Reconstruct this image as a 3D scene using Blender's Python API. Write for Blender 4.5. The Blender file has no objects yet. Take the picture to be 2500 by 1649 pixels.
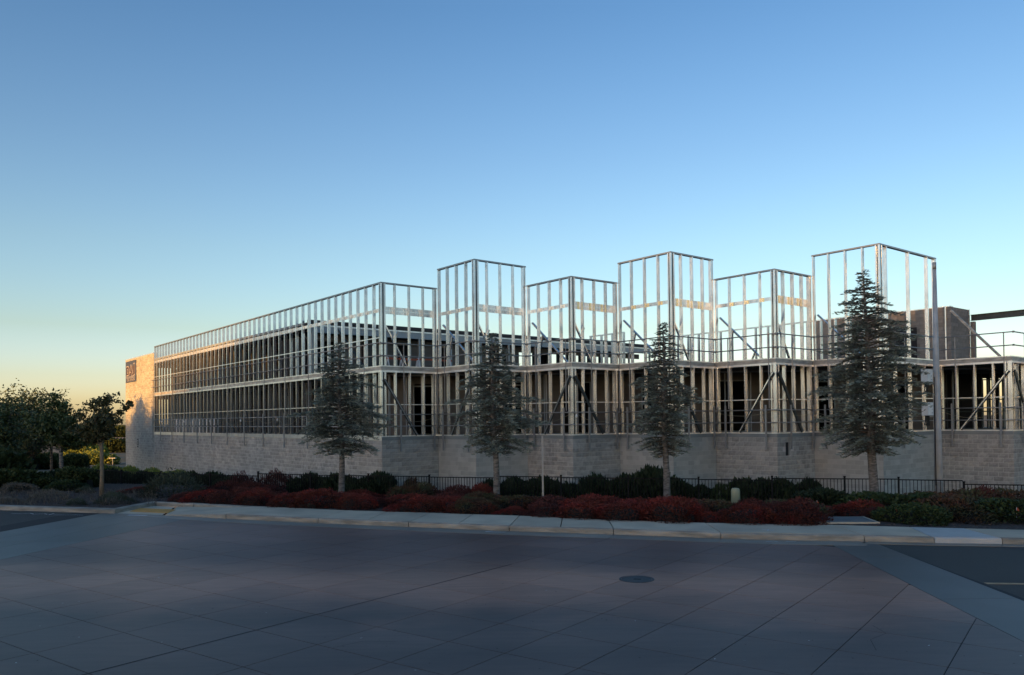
import bpy, math, random
import numpy as np
from mathutils import Matrix, Vector
random.seed(7); RNG = np.random.default_rng(7)
SC = bpy.context.scene; COL = SC.collection
R = math.radians

# ------------------------------------------------------------------ camera, sky, sun, exposure
F, CY, PIT, ROL = 1947.61, 992.10, 0.0170, -0.0110      # of the 2500 px wide photograph
EYE = 3.0
cam = bpy.data.cameras.new("camera"); camo = bpy.data.objects.new("camera", cam); COL.objects.link(camo)
cam.sensor_width = 36.0; cam.sensor_fit = 'HORIZONTAL'; cam.lens = 36.0*F/2500.0
cam.shift_y = (CY-824.5)/2500.0; cam.clip_start = 0.1; cam.clip_end = 20000
_fw = Vector((0, math.cos(PIT), math.sin(PIT))); _up = Vector((0, -math.sin(PIT), math.cos(PIT))); _rt = Vector((1, 0, 0))
_m = Matrix((_rt, _up, -_fw)).transposed()
_m = _m @ Matrix.Rotation(ROL, 3, 'Z')
camo.matrix_world = Matrix.Translation((0, 0, EYE)) @ _m.to_4x4()
SC.camera = camo

SUN_AZ, SUN_EL = R(-146), R(3.5)      # azimuth from +Y, clockwise; low, behind the camera to the left
world = bpy.data.worlds.new("World"); SC.world = world; world.use_nodes = True
wn = world.node_tree; wn.nodes.clear()
sky = wn.nodes.new('ShaderNodeTexSky'); sky.sky_type = 'NISHITA'; sky.sun_disc = False
sky.sun_elevation = SUN_EL; sky.sun_rotation = SUN_AZ
sky.altitude = 100; sky.air_density = 1.2; sky.dust_density = 1.0; sky.ozone_density = 3.0
# smooth clear-air grade by elevation: the low sky a little paler, the high sky a little deeper
wtc = wn.nodes.new('ShaderNodeTexCoord'); wsp = wn.nodes.new('ShaderNodeSeparateXYZ'); wrp = wn.nodes.new('ShaderNodeValToRGB')
wn.links.new(wtc.outputs['Generated'], wsp.inputs[0]); wn.links.new(wsp.outputs['Z'], wrp.inputs[0])
_st = [(0.0, (2.0, 2.6, 6.2)), (.03, (1.8, 2.1, 4.0)), (.055, (1.62, 1.72, 2.7)), (.11, (1.42, 1.30, 1.42)), (.205, (1.30, 1.16, 1.18)), (.31, (1.08, 1.0, 1.06)), (.46, (.79, .83, .935)), (.75, (.80, .80, .82)), (1.0, (.85, .80, .76))]
for i_, (p_, c_) in enumerate(_st):
    e_ = wrp.color_ramp.elements[i_] if i_ < 2 else wrp.color_ramp.elements.new(p_)
    e_.position = p_; e_.color = (c_[0]/6.5, c_[1]/6.5, c_[2]/6.5, 1)
hs = wn.nodes.new('ShaderNodeVectorMath'); hs.operation = 'MULTIPLY'; hm = wn.nodes.new('ShaderNodeVectorMath'); hm.operation = 'SCALE'; hm.inputs['Scale'].default_value = 6.5
wn.links.new(wrp.outputs[0], hm.inputs[0]); wn.links.new(hm.outputs[0], hs.inputs[1])
bg = wn.nodes.new('ShaderNodeBackground'); bg.inputs['Strength'].default_value = 0.15
wo = wn.nodes.new('ShaderNodeOutputWorld')
wn.links.new(sky.outputs[0], hs.inputs[0]); wn.links.new(hs.outputs[0], bg.inputs[0]); wn.links.new(bg.outputs[0], wo.inputs[0])
sl = bpy.data.lights.new("sun", 'SUN'); sl.energy = 2.7; sl.angle = R(0.5); sl.color = (1.0, 0.46, 0.10)
so = bpy.data.objects.new("sun", sl); COL.objects.link(so)
sdir = Vector((math.sin(SUN_AZ)*math.cos(SUN_EL), math.cos(SUN_AZ)*math.cos(SUN_EL), math.sin(SUN_EL)))
so.rotation_euler = sdir.to_track_quat('Z', 'Y').to_euler()
SC.view_settings.view_transform = 'Standard'; SC.view_settings.look = 'None'
SC.view_settings.exposure = 1.62; SC.view_settings.gamma = 1.0
SC.view_settings.use_curve_mapping = False
SC.render.engine = 'CYCLES'; SC.cycles.max_bounces = 5; SC.cycles.diffuse_bounces = 3; SC.cycles.glossy_bounces = 3
SC.cycles.transparent_max_bounces = 4; SC.cycles.caustics_reflective = False; SC.cycles.caustics_refractive = False

# ------------------------------------------------------------------ helpers
def at(x, y, z=None, Y=None):
    """photograph pixel -> world point on the plane z, or at distance Y"""
    a, b = x-1250, y-CY; c, s = math.cos(ROL), math.sin(ROL)
    X = (a*c+b*s)/F; V = -(-a*s+b*c)/F
    yy = math.cos(PIT)-V*math.sin(PIT); zz = math.sin(PIT)+V*math.cos(PIT)
    t = (z-EYE)/zz if z is not None else Y/yy
    return Vector((X*t, yy*t, EYE+zz*t))

def mat(name, base, rough=0.8, metal=0.0, var=0.0, scale=3.0, bump=0.0, bscale=40.0, spec=0.5, tint=0.0, c2=None,
        c2scale=0.6, stretch=None, emit=None, coords='Object', detail=4.0):
    m = bpy.data.materials.new(name); m.use_nodes = True; nt = m.node_tree; n = nt.nodes; L = nt.links
    b = n['Principled BSDF']; b.inputs['Roughness'].default_value = rough; b.inputs['Metallic'].default_value = metal
    b.inputs['Specular IOR Level'].default_value = spec
    tc = n.new('ShaderNodeTexCoord'); co = tc.outputs[coords]
    if coords == 'World':
        pass
    if stretch:
        mp = n.new('ShaderNodeMapping'); mp.inputs['Scale'].default_value = stretch
        L.new(co, mp.inputs[0]); co = mp.outputs[0]
    rgb = n.new('ShaderNodeRGB'); rgb.outputs[0].default_value = (*base, 1); cur = rgb.outputs[0]
    if c2:
        nz = n.new('ShaderNodeTexNoise'); nz.inputs['Scale'].default_value = c2scale; nz.inputs['Detail'].default_value = detail
        L.new(co, nz.inputs['Vector'])
        rp = n.new('ShaderNodeValToRGB'); rp.color_ramp.elements[0].position = .38; rp.color_ramp.elements[1].position = .62
        L.new(nz.outputs['Fac'], rp.inputs[0])
        mx = n.new('ShaderNodeMix'); mx.data_type = 'RGBA'; L.new(rp.outputs[0], mx.inputs[0]); L.new(cur, mx.inputs[6])
        mx.inputs[7].default_value = (*c2, 1); cur = mx.outputs[2]
    fac = None
    if var:
        nz = n.new('ShaderNodeTexNoise'); nz.inputs['Scale'].default_value = scale; nz.inputs['Detail'].default_value = 6
        L.new(co, nz.inputs['Vector'])
        mr = n.new('ShaderNodeMapRange'); mr.inputs[1].default_value = .3; mr.inputs[2].default_value = .7
        mr.inputs[3].default_value = 1-var; mr.inputs[4].default_value = 1+var
        L.new(nz.outputs['Fac'], mr.inputs[0]); fac = mr.outputs[0]
    if tint:
        at_ = n.new('ShaderNodeAttribute'); at_.attribute_name = 'tint'
        mr = n.new('ShaderNodeMapRange'); mr.inputs[3].default_value = 1-tint; mr.inputs[4].default_value = 1+tint
        L.new(at_.outputs['Fac'], mr.inputs[0])
        if fac is not None:
            mm = n.new('ShaderNodeMath'); mm.operation = 'MULTIPLY'; L.new(fac, mm.inputs[0]); L.new(mr.outputs[0], mm.inputs[1]); fac = mm.outputs[0]
        else: fac = mr.outputs[0]
    if fac is not None:
        vm = n.new('ShaderNodeVectorMath'); vm.operation = 'SCALE'; L.new(cur, vm.inputs[0]); L.new(fac, vm.inputs['Scale']); cur = vm.outputs[0]
    L.new(cur, b.inputs['Base Color'])
    if bump:
        nz = n.new('ShaderNodeTexNoise'); nz.inputs['Scale'].default_value = bscale; nz.inputs['Detail'].default_value = 8
        L.new(tc.outputs[coords], nz.inputs['Vector'])
        bp = n.new('ShaderNodeBump'); bp.inputs['Strength'].default_value = bump; bp.inputs['Distance'].default_value = .02
        L.new(nz.outputs['Fac'], bp.inputs['Height']); L.new(bp.outputs[0], b.inputs['Normal'])
    if emit:
        b.inputs['Emission Color'].default_value = (*emit[:3], 1); b.inputs['Emission Strength'].default_value = emit[3]
    m['nt'] = 1
    return m

M = {}
M['steel'] = mat('galvanised_steel', (.68, .71, .73), .26, .85, var=.22, scale=3, c2=(.97, .96, .93), c2scale=1.3, tint=.16, stretch=(1, 1, .35))
M['bright'] = mat('gold_glint_clip', (.98, .88, .52), .30, .6, var=.10)  # gold of the sunset glint painted into the clip colour
M['clip'] = mat('bright_zinc_clip', (.97, .95, .88), .30, .7, var=.08)
M['edge'] = mat('dim_reflection_track', (.33, .36, .38), .4, .75, var=.15)  # track steel darkened to carry the dim reflection along the parapets
M['track'] = mat('galvanised_track', (.92, .92, .90), .33, .8, var=.15, scale=2.0)
M['rim'] = mat('weathered_rim_joist', (.58, .56, .50), .6, .2, var=.3, scale=2.5, c2=(.40, .39, .35), c2scale=1.6, stretch=(1, 1, 4))
M['brace'] = mat('dark_painted_channel', (.045, .06, .065), .45, .4, var=.2)
M['pipe'] = mat('grey_rail_pipe', (.30, .31, .31), .5, .4, var=.15)
M['post'] = mat('galvanised_rail_post', (.34, .36, .37), .45, .6, var=.15)
M['ledge'] = mat('sill_flashing', (.27, .30, .30), .55, .3, var=.15, scale=1.2)
M['mortar'] = mat('mortar', (.62, .61, .58), .95, var=.15)
M['split'] = mat('split_face_block', (.40, .405, .38), .95, var=.16, scale=6, tint=.16, c2=(.34, .345, .325), c2scale=.5, bump=.9, bscale=25)
M['smooth'] = mat('smooth_face_block', (.41, .425, .40), .9, var=.06, scale=3, tint=.13, bump=.15, bscale=60)
M['mortar2'] = mat('grey_mortar', (.50, .51, .48), .95, var=.1)
M['darkblock'] = mat('brown_block', (.25, .235, .215), .95, var=.12, scale=5, tint=.14, bump=.4, bscale=30)
M['darkmortar'] = mat('brown_mortar', (.17, .16, .145), .95)
M['siding'] = mat('lap_siding', (.14, .132, .118), .8, var=.15, scale=1.0, tint=.1)
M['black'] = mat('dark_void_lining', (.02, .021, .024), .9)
M['slabc'] = mat('interior_concrete', (.12, .12, .115), .9, var=.15)
M['roofm'] = mat('roof_membrane', (.05, .055, .06), .8, var=.3)
M['fascia'] = mat('fascia_metal', (.33, .38, .41), .5, .3, var=.12, scale=1.5)
M['rooff'] = mat('roof_brown_parapet', (.20, .14, .11), .8, var=.15)
M['beam'] = mat('primed_beam', (.055, .07, .07), .5, .3, var=.2)
M['orange'] = mat('orange_paint', (.38, .08, .035), .6, var=.1)
M['white'] = mat('white_plastic', (.80, .82, .82), .5, var=.05)
M['pedestal'] = mat('tan_green_plastic', (.27, .31, .22), .6, var=.06)
M['box'] = mat('grey_box_enamel', (.72, .76, .76), .45, var=.06)
M['pole'] = mat('galvanised_pole', (.42, .46, .49), .55, .15, var=.18, scale=2.5, bump=.1)
M['poletop'] = mat('pole_cap_metal', (.40, .42, .42), .5, .4)
M['black_iron'] = mat('black_iron', (.010, .011, .013), .75, var=.1, spec=.2)
M['cable'] = mat('black_cable', (.02, .02, .02), .6)
M['cord'] = mat('yellow_grey_cord', (.28, .26, .19), .7)
M['banner'] = mat('banner_blue_grey', (.05, .075, .14), .7, var=.08)
M['banner_red'] = mat('banner_maroon', (.06, .045, .055), .7)
M['banner_white'] = mat('banner_white', (.42, .40, .42), .7)
M['asphalt'] = mat('asphalt', (.050, .050, .046), .8, var=.18, scale=.5, bump=.5, bscale=90, c2=(.040, .041, .039), c2scale=.25)
M['asphalt2'] = mat('fresh_asphalt_patch', (.03, .034, .04), .8, var=.12, bump=.5, bscale=90)
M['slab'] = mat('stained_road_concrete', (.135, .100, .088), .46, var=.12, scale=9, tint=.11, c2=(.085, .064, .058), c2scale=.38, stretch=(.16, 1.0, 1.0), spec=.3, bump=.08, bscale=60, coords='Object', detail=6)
M['slabg'] = mat('grey_road_concrete', (.088, .086, .078), .48, var=.12, scale=.8, tint=.05, c2=(.105, .102, .092), c2scale=.35, bump=.08, bscale=60)
M['joint'] = mat('dark_joint', (.018, .02, .024), .9)  # dark fill of the road joints, also cracks and grit
M['walk'] = mat('sidewalk_concrete', (.58, .50, .38), .85, var=.12, scale=1.2, tint=.10, c2=(.48, .42, .325), c2scale=.5, bump=.15, bscale=80)
M['kerb'] = mat('kerb_concrete', (.36, .335, .285), .9, var=.18, scale=2.0, tint=.08, c2=(.22, .21, .18), c2scale=1.5, bump=.25, bscale=60, stretch=(1, 1, 5))
M['kerbnew'] = mat('new_kerb_concrete', (.46, .47, .46), .85, var=.08, bump=.1)
M['gutter'] = mat('gutter_concrete', (.24, .22, .185), .6, var=.14, scale=1.5, tint=.08, c2=(.18, .168, .145), c2scale=.6)
M['yellow'] = mat('tactile_yellow', (.50, .33, .12), .8, var=.12)
M['yline'] = mat('worn_yellow_line', (.42, .30, .17), .8, var=.25, scale=8)
M['paint'] = mat('survey_paint', (.55, .58, .60), .8)
M['mulch'] = mat('bark_mulch', (.030, .022, .020), .95, var=.5, scale=14, c2=(.052, .038, .033), c2scale=7, bump=1.0, bscale=30)
M['soil'] = mat('dry_hillside', (.16, .12, .085), .95, var=.3, scale=.03, c2=(.07, .075, .04), c2scale=.02)
M['chip'] = mat('bark_chip', (.085, .062, .052), .9, tint=.6)
M['field'] = mat('sunlit_ground', (.42, .24, .15), .9, var=.1, scale=.02)  # orange of low sunlight put into the far ground colour
M['pathm'] = mat('pale_path', (.22, .22, .22), .9)
M['iron'] = mat('cast_iron', (.035, .045, .05), .5, .3, var=.2, scale=12, bump=.6, bscale=60)
M['vault'] = mat('vault_lid_concrete', (.13, .15, .155), .8, var=.15, scale=2)
M['bark_pale'] = mat('pale_grey_bark', (.20, .19, .175), .9, var=.3, scale=6, c2=(.09, .085, .08), c2scale=7, bump=.7, bscale=20, stretch=(1, 1, 3.0))
M['bark_tan'] = mat('tan_bark', (.21, .17, .12), .9, var=.25, scale=5, bump=.5, bscale=18)
M['bark_dark'] = mat('grey_brown_bark', (.10, .085, .07), .9, var=.3, scale=5, bump=.5)
M['cedar'] = mat('blue_green_needles', (.175, .215, .185), .7, tint=.95)
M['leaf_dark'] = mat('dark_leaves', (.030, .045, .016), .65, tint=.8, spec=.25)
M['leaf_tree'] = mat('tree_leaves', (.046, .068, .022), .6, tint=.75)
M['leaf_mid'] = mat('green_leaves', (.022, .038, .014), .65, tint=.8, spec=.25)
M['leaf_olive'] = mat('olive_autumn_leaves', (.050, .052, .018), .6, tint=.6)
M['leaf_bright'] = mat('yellow_green_leaves', (.13, .165, .03), .6, tint=.45)
M['leaf_hedge'] = mat('hedge_leaves', (.014, .026, .013), .65, tint=.85, spec=.25)
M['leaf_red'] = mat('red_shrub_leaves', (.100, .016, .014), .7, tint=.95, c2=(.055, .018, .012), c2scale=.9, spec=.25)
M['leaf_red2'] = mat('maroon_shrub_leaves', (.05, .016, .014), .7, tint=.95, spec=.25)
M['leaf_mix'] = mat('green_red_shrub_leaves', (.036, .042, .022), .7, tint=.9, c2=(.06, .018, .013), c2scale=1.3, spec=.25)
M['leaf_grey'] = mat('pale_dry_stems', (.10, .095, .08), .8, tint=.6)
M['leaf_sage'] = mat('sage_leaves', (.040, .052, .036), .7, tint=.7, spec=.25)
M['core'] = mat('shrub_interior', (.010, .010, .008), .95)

def sheen_bands(m, stops):
    """light and dark bands of sky sheen painted into the road colour, edges broken up by noise"""
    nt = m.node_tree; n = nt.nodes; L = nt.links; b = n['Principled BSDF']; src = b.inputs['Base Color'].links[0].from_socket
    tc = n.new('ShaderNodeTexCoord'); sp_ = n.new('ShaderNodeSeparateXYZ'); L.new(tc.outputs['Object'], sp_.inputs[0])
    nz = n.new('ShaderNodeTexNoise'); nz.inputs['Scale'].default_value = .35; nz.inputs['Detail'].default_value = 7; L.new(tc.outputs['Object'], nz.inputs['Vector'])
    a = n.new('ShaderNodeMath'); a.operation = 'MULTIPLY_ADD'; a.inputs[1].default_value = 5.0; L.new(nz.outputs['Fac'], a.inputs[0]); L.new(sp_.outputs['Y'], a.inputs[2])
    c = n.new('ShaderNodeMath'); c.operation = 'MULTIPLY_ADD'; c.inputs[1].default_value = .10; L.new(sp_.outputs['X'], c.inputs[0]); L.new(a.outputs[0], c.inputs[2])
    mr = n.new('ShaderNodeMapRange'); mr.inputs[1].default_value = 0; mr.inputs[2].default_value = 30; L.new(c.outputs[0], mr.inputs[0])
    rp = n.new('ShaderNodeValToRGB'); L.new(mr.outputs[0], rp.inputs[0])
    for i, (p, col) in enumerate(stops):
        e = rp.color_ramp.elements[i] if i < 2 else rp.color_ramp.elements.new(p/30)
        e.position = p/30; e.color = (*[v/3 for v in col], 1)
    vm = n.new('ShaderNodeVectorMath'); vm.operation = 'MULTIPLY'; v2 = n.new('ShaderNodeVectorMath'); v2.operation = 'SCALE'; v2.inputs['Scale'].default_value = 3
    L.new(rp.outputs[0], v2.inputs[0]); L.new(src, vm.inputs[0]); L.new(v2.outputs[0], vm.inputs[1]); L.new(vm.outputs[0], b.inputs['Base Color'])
sheen_bands(M['slab'], [(9.5, (2.2, 1.6, 1.3)), (12.0, (.95, .90, .88)), (14.0, (.95, .90, .88)), (16.3, (2.9, 2.05, 1.6)), (17.8, (2.7, 1.95, 1.5)), (20.0, (1.35, 1.08, 1.02)), (24, (1.35, 1.12, 1.06))])  # bands of reflected sky laid across the slab colour
def newobj(name, mesh, parent=None, m=None, loc=None, rotz=0.0):
    o = bpy.data.objects.new(name, mesh)
    COL.objects.link(o)
    if parent: o.parent = parent
    if loc is not None: o.location = loc
    if rotz: o.rotation_euler = (0, 0, rotz)
    if m and mesh is not None and not mesh.materials: mesh.materials.append(M[m])
    return o
def tag(o, label=None, cat=None, group=None, kind=None):
    if label: o['label'] = label
    if cat: o['category'] = cat
    if group: o['group'] = group
    if kind: o['kind'] = kind
    return o
def empty(name, loc=(0, 0, 0), rotz=0, parent=None):
    o = bpy.data.objects.new(name, None); COL.objects.link(o); o.location = loc; o.rotation_euler = (0, 0, rotz)
    o.empty_display_size = .3
    if parent: o.parent = parent
    return o
def set_tint(me, arr):
    a = me.attributes.new('tint', 'FLOAT', 'POINT'); a.data.foreach_set('value', np.asarray(arr, dtype=np.float32))

class MB:
    def __init__(s): s.v = []; s.f = []; s.t = []
    def add(s, vs, fs, t=.5):
        k = len(s.v); s.v += [tuple(v) for v in vs]; s.f += [tuple(i+k for i in f) for f in fs]; s.t += [t]*len(vs)
    def box(s, o, ax, ay, az, t=.5):
        """o corner, three edge vectors"""
        o = Vector(o); ax = Vector(ax); ay = Vector(ay); az = Vector(az)
        p = [o, o+ax, o+ax+ay, o+ay, o+az, o+ax+az, o+ax+ay+az, o+ay+az]
        s.add(p, [(0, 3, 2, 1), (4, 5, 6, 7), (0, 1, 5, 4), (1, 2, 6, 5), (2, 3, 7, 6), (3, 0, 4, 7)], t)
    def bar(s, a, b, w, h, up=(0, 0, 1), t=.5):
        """beam from a to b, w wide across, h along up, centred"""
        a = Vector(a); b = Vector(b); d = (b-a); u = Vector(up); sd = d.cross(u)
        if sd.length < 1e-6: u = Vector((0, 1, 0)); sd = d.cross(u)
        sd.normalize(); u = sd.cross(d).normalized()
        s.box(a-sd*w/2-u*h/2, d, sd*w, u*h, t)
    def tube(s, pts, r, n=8, cap=True, t=.5):
        pts = [Vector(p) for p in pts]; k0 = len(s.v); rs = r if isinstance(r, (list, tuple)) else [r]*len(pts)
        u = None
        for i, p in enumerate(pts):
            d = (pts[min(i+1, len(pts)-1)]-pts[max(i-1, 0)]).normalized()
            if u is None: u = Vector((0, 0, 1)) if abs(d.z) < .9 else Vector((1, 0, 0))
            x = d.cross(u).normalized(); u = x.cross(d).normalized()
            for j in range(n):
                a = 2*math.pi*j/n; s.v.append(tuple(p+(x*math.cos(a)+u*math.sin(a))*rs[i])); s.t.append(t)
        for i in range(len(pts)-1):
            for j in range(n):
                a = k0+i*n+j; b = k0+i*n+(j+1) % n; s.f.append((a, b, b+n, a+n))
        if cap:
            s.f.append(tuple(k0+j for j in range(n))[::-1]); s.f.append(tuple(k0+(len(pts)-1)*n+j for j in range(n)))
    def prism(s, poly, z0, z1, t=.5):
        n = len(poly); 
        a = sum(poly[i][0]*poly[(i+1) % n][1]-poly[(i+1) % n][0]*poly[i][1] for i in range(n))
        if a < 0: poly = poly[::-1]
        vs = [(p[0], p[1], z0) for p in poly]+[(p[0], p[1], z1) for p in poly]
        fs = [tuple(range(n))[::-1], tuple(range(n, 2*n))]+[(i, (i+1) % n, n+(i+1) % n, n+i) for i in range(n)]
        s.add(vs, fs, t)
    def mesh(s, name, m=None, smooth=False):
        me = bpy.data.meshes.new(name); me.from_pydata(s.v, [], s.f)
        set_tint(me, s.t)
        if m: me.materials.append(M[m])
        if smooth: me.shade_smooth()
        return me
    def build(s, name, m, parent=None, smooth=False, loc=None, rotz=0):
        return newobj(name, s.mesh(name, m, smooth), parent, loc=loc, rotz=rotz)

def quads_mesh(name, P, m, tint=None, mats=None):
    """P: (n,4,3) array of quads"""
    n = len(P); me = bpy.data.meshes.new(name)
    me.vertices.add(n*4); me.vertices.foreach_set('co', P.astype(np.float32).ravel())
    me.loops.add(n*4); me.loops.foreach_set('vertex_index', np.arange(n*4, dtype=np.int32))
    me.polygons.add(n); me.polygons.foreach_set('loop_start', np.arange(0, n*4, 4, dtype=np.int32))
    me.update(calc_edges=True); me.validate(clean_customdata=False)
    if tint is None: tint = RNG.random(n)
    set_tint(me, np.repeat(tint, 4))
    for k in ([m] if not isinstance(m, (list, tuple)) else m): me.materials.append(M[k])
    return me
def leaf_quads(C, size, asp=.55, D=None, droop=0.0, rng=RNG):
    """leaf quads (kites) round the centres C; D preferred directions of the long axis"""
    n = len(C)
    d = rng.normal(size=(n, 3)) if D is None else D+rng.normal(size=(n, 3))*.45
    d[:, 2] -= droop; d /= np.linalg.norm(d, axis=1)[:, None]
    q = rng.normal(size=(n, 3)); q -= (q*d).sum(1)[:, None]*d; q /= np.linalg.norm(q, axis=1)[:, None]
    s = size*(.7+.6*rng.random(n))[:, None]; w = s*asp
    return np.stack([C-d*s*.5, C+q*w*.5, C+d*s*.5, C-q*w*.5], axis=1)

# ------------------------------------------------------------------ ground
ROOT = {}
BND = [(-400, 165), (-120, 63), (-60, 42.5), (-40, 36.1), (-30, 32.6), (-18.45, 28.62), (-13.45, 27.05), (-13.0, 29.2), (-9.5, 27.55), (-8.5, 27.12), (-5.37, 25.65),
       (-2.58, 24.7), (.18, 23.7), (2.68, 22.55), (5.2, 21.65), (8.35, 20.95), (10.1, 20.42), (11.25, 20.05), (12.6, 19.65),
       (20, 17.6), (40, 12), (120, -10), (400, -85)]
bx_ = [p[0] for p in BND]; by_ = [p[1] for p in BND]
def yb(x): return float(np.interp(x, bx_, by_))
def yb_s(x):   # smooth version without the notch
    return float(np.interp(x, [-400, -60, -13.5, 8.35, 20, 400], [165, 42.5, 28.0, 20.95, 17.6, -85]))
def ground(x, y):
    d = (y-yb_s(x))*.944
    z = float(np.interp(d, [-3, .3, 4, 8.5, 12, 40, 60, 160, 400, 900, 2500], [.12, .12, .02, -.5, -1.2, -1.3, -1.6, -4.0, -8, -12, 0]))
    if x < -12:
        w = min(1.0, (-12-x)/3.0); zl = float(np.interp(d, [-3, .3, 4, 9, 13, 18, 26, 60, 160, 400, 900, 2500], [.12, .12, .10, .02, -.25, -.7, -1.5, -2.4, -4.5, -8, -12, 0]))
        z = z*(1-w)+zl*w
    return z
def hit(px, py):
    lo, hi = 5, 3000
    for _ in range(60):
        mid = math.sqrt(lo*hi); p = at(px, py, Y=mid)
        if p.z > ground(p.x, p.y): lo = mid
        else: hi = mid
    return at(px, py, Y=lo)
xs = sorted(set([-3000, -1500, -800, -400, -250, -160, -120, -90, -75, 3000, 1500, 800, 400, 200, 120, 80, 60, 50]+[round(-60+i*.6, 2) for i in range(0, 168)]+[-13.45, -13.0, -9.5]))
ds = [0, .15, .4]+[.4+.5*i for i in range(1, 32)]+[18, 20, 23, 27, 32, 38, 46, 56, 70, 90, 120, 160, 220, 320, 480, 750, 1200, 2000, 3500]
g = MB(); nx = len(xs)
for d in ds:
    for x in xs:
        y0 = yb(x); y = y0+d/.944
        z = .11 if d == 0 else ground(x, y)
        if .2 < d < 20 and abs(x) < 60: z += random.uniform(-.025, .03)
        g.v.append((x, y, z)); g.t.append(.5)
for j in range(len(ds)-1):
    for i in range(nx-1):
        a = j*nx+i; g.f.append((a, a+1, a+1+nx, a+nx))
gm = g.mesh('ground', 'mulch', True); gm.materials.append(M['soil'])
for p in gm.polygons:
    c = p.center
    if c.y-yb_s(c.x) > 17: p.material_index = 1
ROOT['ground'] = tag(newobj('ground', gm), kind='structure')
# bark chips
C = []
for i in range(9000):
    x = random.uniform(-30, 18); d = random.uniform(.1, 7)**1.0; y = yb(x)+d
    C.append((x, y, ground(x, y)+.02))
C = np.array(C); q = leaf_quads(C, .10, .4); q[:, :, 2] = C[:, None, 2]+(q[:, :, 2]-C[:, None, 2])*.35+.012
tag(newobj('mulch_chips', quads_mesh('mulch_chips', q, 'chip')), 'dark bark chips scattered over the planting bed', 'mulch', kind='stuff')

# ---- road, kerbs, pavement
KF = [(-11.4, 26.0), (-8.95, 24.9), (-5.76, 23.58), (-2.95, 22.5), (-.11, 21.45), (2.58, 20.6), (5.12, 19.73), (6.4, 19.35), (8.35, 19.03), (9.8, 18.65), (11.25, 18.4), (13, 18.05), (20, 16.0), (40, 10.4)]
KB = [(-11.4, 26.0), (-8.9, 25.04), (-5.7, 23.73), (-2.9, 22.65), (-.05, 21.6), (2.63, 20.75), (5.17, 19.88), (6.43, 19.5), (8.38, 19.18), (9.84, 18.8), (11.28, 18.55), (13.04, 18.2), (20.05, 16.15), (40, 10.55)]
def kfy(x): return float(np.interp(x, [-400, -60, -18.6, -13.35]+[p[0] for p in KF[0:]]+[400], [164, 41.7, 28.45, 26.75]+[p[1] for p in KF[0:]]+[-86]))
a_ = MB(); xs2 = [-400, -200, -100, -60, -40, -30, -24, -18.6, -16, -13.35, -11.4, -8.95, -5.76, -2.95, -.11, 2.58, 5.12, 6.4, 8.35, 9.8, 11.25, 13, 20, 40, 100, 400]
rows = [0, .1, .25, .5, 1.0]
for r_ in rows:
    for x in xs2:
        y = kfy(x); a_.v.append((x, y+.05+(-400-y)*r_, 0)); a_.t.append(.5)
for j in range(4):
    for i in range(len(xs2)-1):
        a = j*len(xs2)+i; a_.f.append((a, a+len(xs2), a+1+len(xs2), a+1))
road = tag(a_.build('road', 'asphalt'), kind='structure')
# coloured concrete field: slabs cut by the two joint families of the photograph
def clip(poly, n, c):      # keep n.p <= c
    out = []
    for i in range(len(poly)):
        a = poly[i]; b = poly[(i+1) % len(poly)]
        da = n[0]*a[0]+n[1]*a[1]-c; db = n[0]*b[0]+n[1]*b[1]-c
        if da <= 0: out.append(a)
        if da*db < 0:
            t = da/(da-db); out.append((a[0]+(b[0]-a[0])*t, a[1]+(b[1]-a[1])*t))
    return out
def halfplane(p, q, keep):
    n = (q[1]-p[1], -(q[0]-p[0])); c = n[0]*p[0]+n[1]*p[1]
    if n[0]*keep[0]+n[1]*keep[1] > c: n = (-n[0], -n[1]); c = -c
    l = math.hypot(*n); return (n[0]/l, n[1]/l), c/l
def shrink(poly, e):
    cx = sum(p[0] for p in poly)/len(poly); cy = sum(p[1] for p in poly)/len(poly)
    n = len(poly); out = poly
    for i in range(n):
        (nn, c) = halfplane(poly[i], poly[(i+1) % n], (cx, cy)) if math.hypot(poly[i][0]-poly[(i+1) % n][0], poly[i][1]-poly[(i+1) % n][1]) > 1e-4 else (None, None)
        if nn: out = clip(out, nn, c-e)
        if len(out) < 3: return []
    return out
def area(p): return abs(sum(p[i][0]*p[(i+1) % len(p)][1]-p[(i+1) % len(p)][0]*p[i][1] for i in range(len(p))))/2
apron = MB(); apron.prism([(-14.9, 27.2), (-17.8, 0), (-22, -25), (7, -25), (8.28, 12.8), (8.5, 19.0), (6.4, 19.5), (2.58, 20.7), (-2.95, 22.6), (-8.95, 25.0), (-13.35, 26.9)], .002, .0045)
base = tag(apron.build('road_joint_bed', 'joint'), kind='structure')
dA, nA = (.592, .806), (.806, -.592); dB, nB = (.808, -.589), (.589, .808)
offA = [-21.5-1.35*k for k in range(6, 0, -1)]+[-21.5, -20.1, -18.8, -17.5, -16.2, -14.9, -13.7, -12.5, -11.28, -9.8, -8.47, -7.1, -6.15, -5.05, -3.9, -2.7, -1.45]+[-.2+1.25*k for k in range(0, 22)]
offB = [5.94-1.21*k for k in range(24, 0, -1)]+[5.94, 7.1, 8.2, 9.37, 10.7, 11.9, 13.1, 14.3, 15.5, 16.7, 17.9, 19.1]
RIn = halfplane((7.45, 19.2), (6.68, 10.5), (0, 15)); LIn = halfplane((-10.31, 24.16), (-11.42, 17.78), (0, 15))
def road_slab(poly, m, top, parent, gap=.006, name='slab'):
    poly = shrink(poly, gap)
    if len(poly) < 3 or area(poly) < .02: return
    b = MB(); b.prism(poly, .003, top, random.random()); return b.build(name, m, parent)
far = MB()
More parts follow.
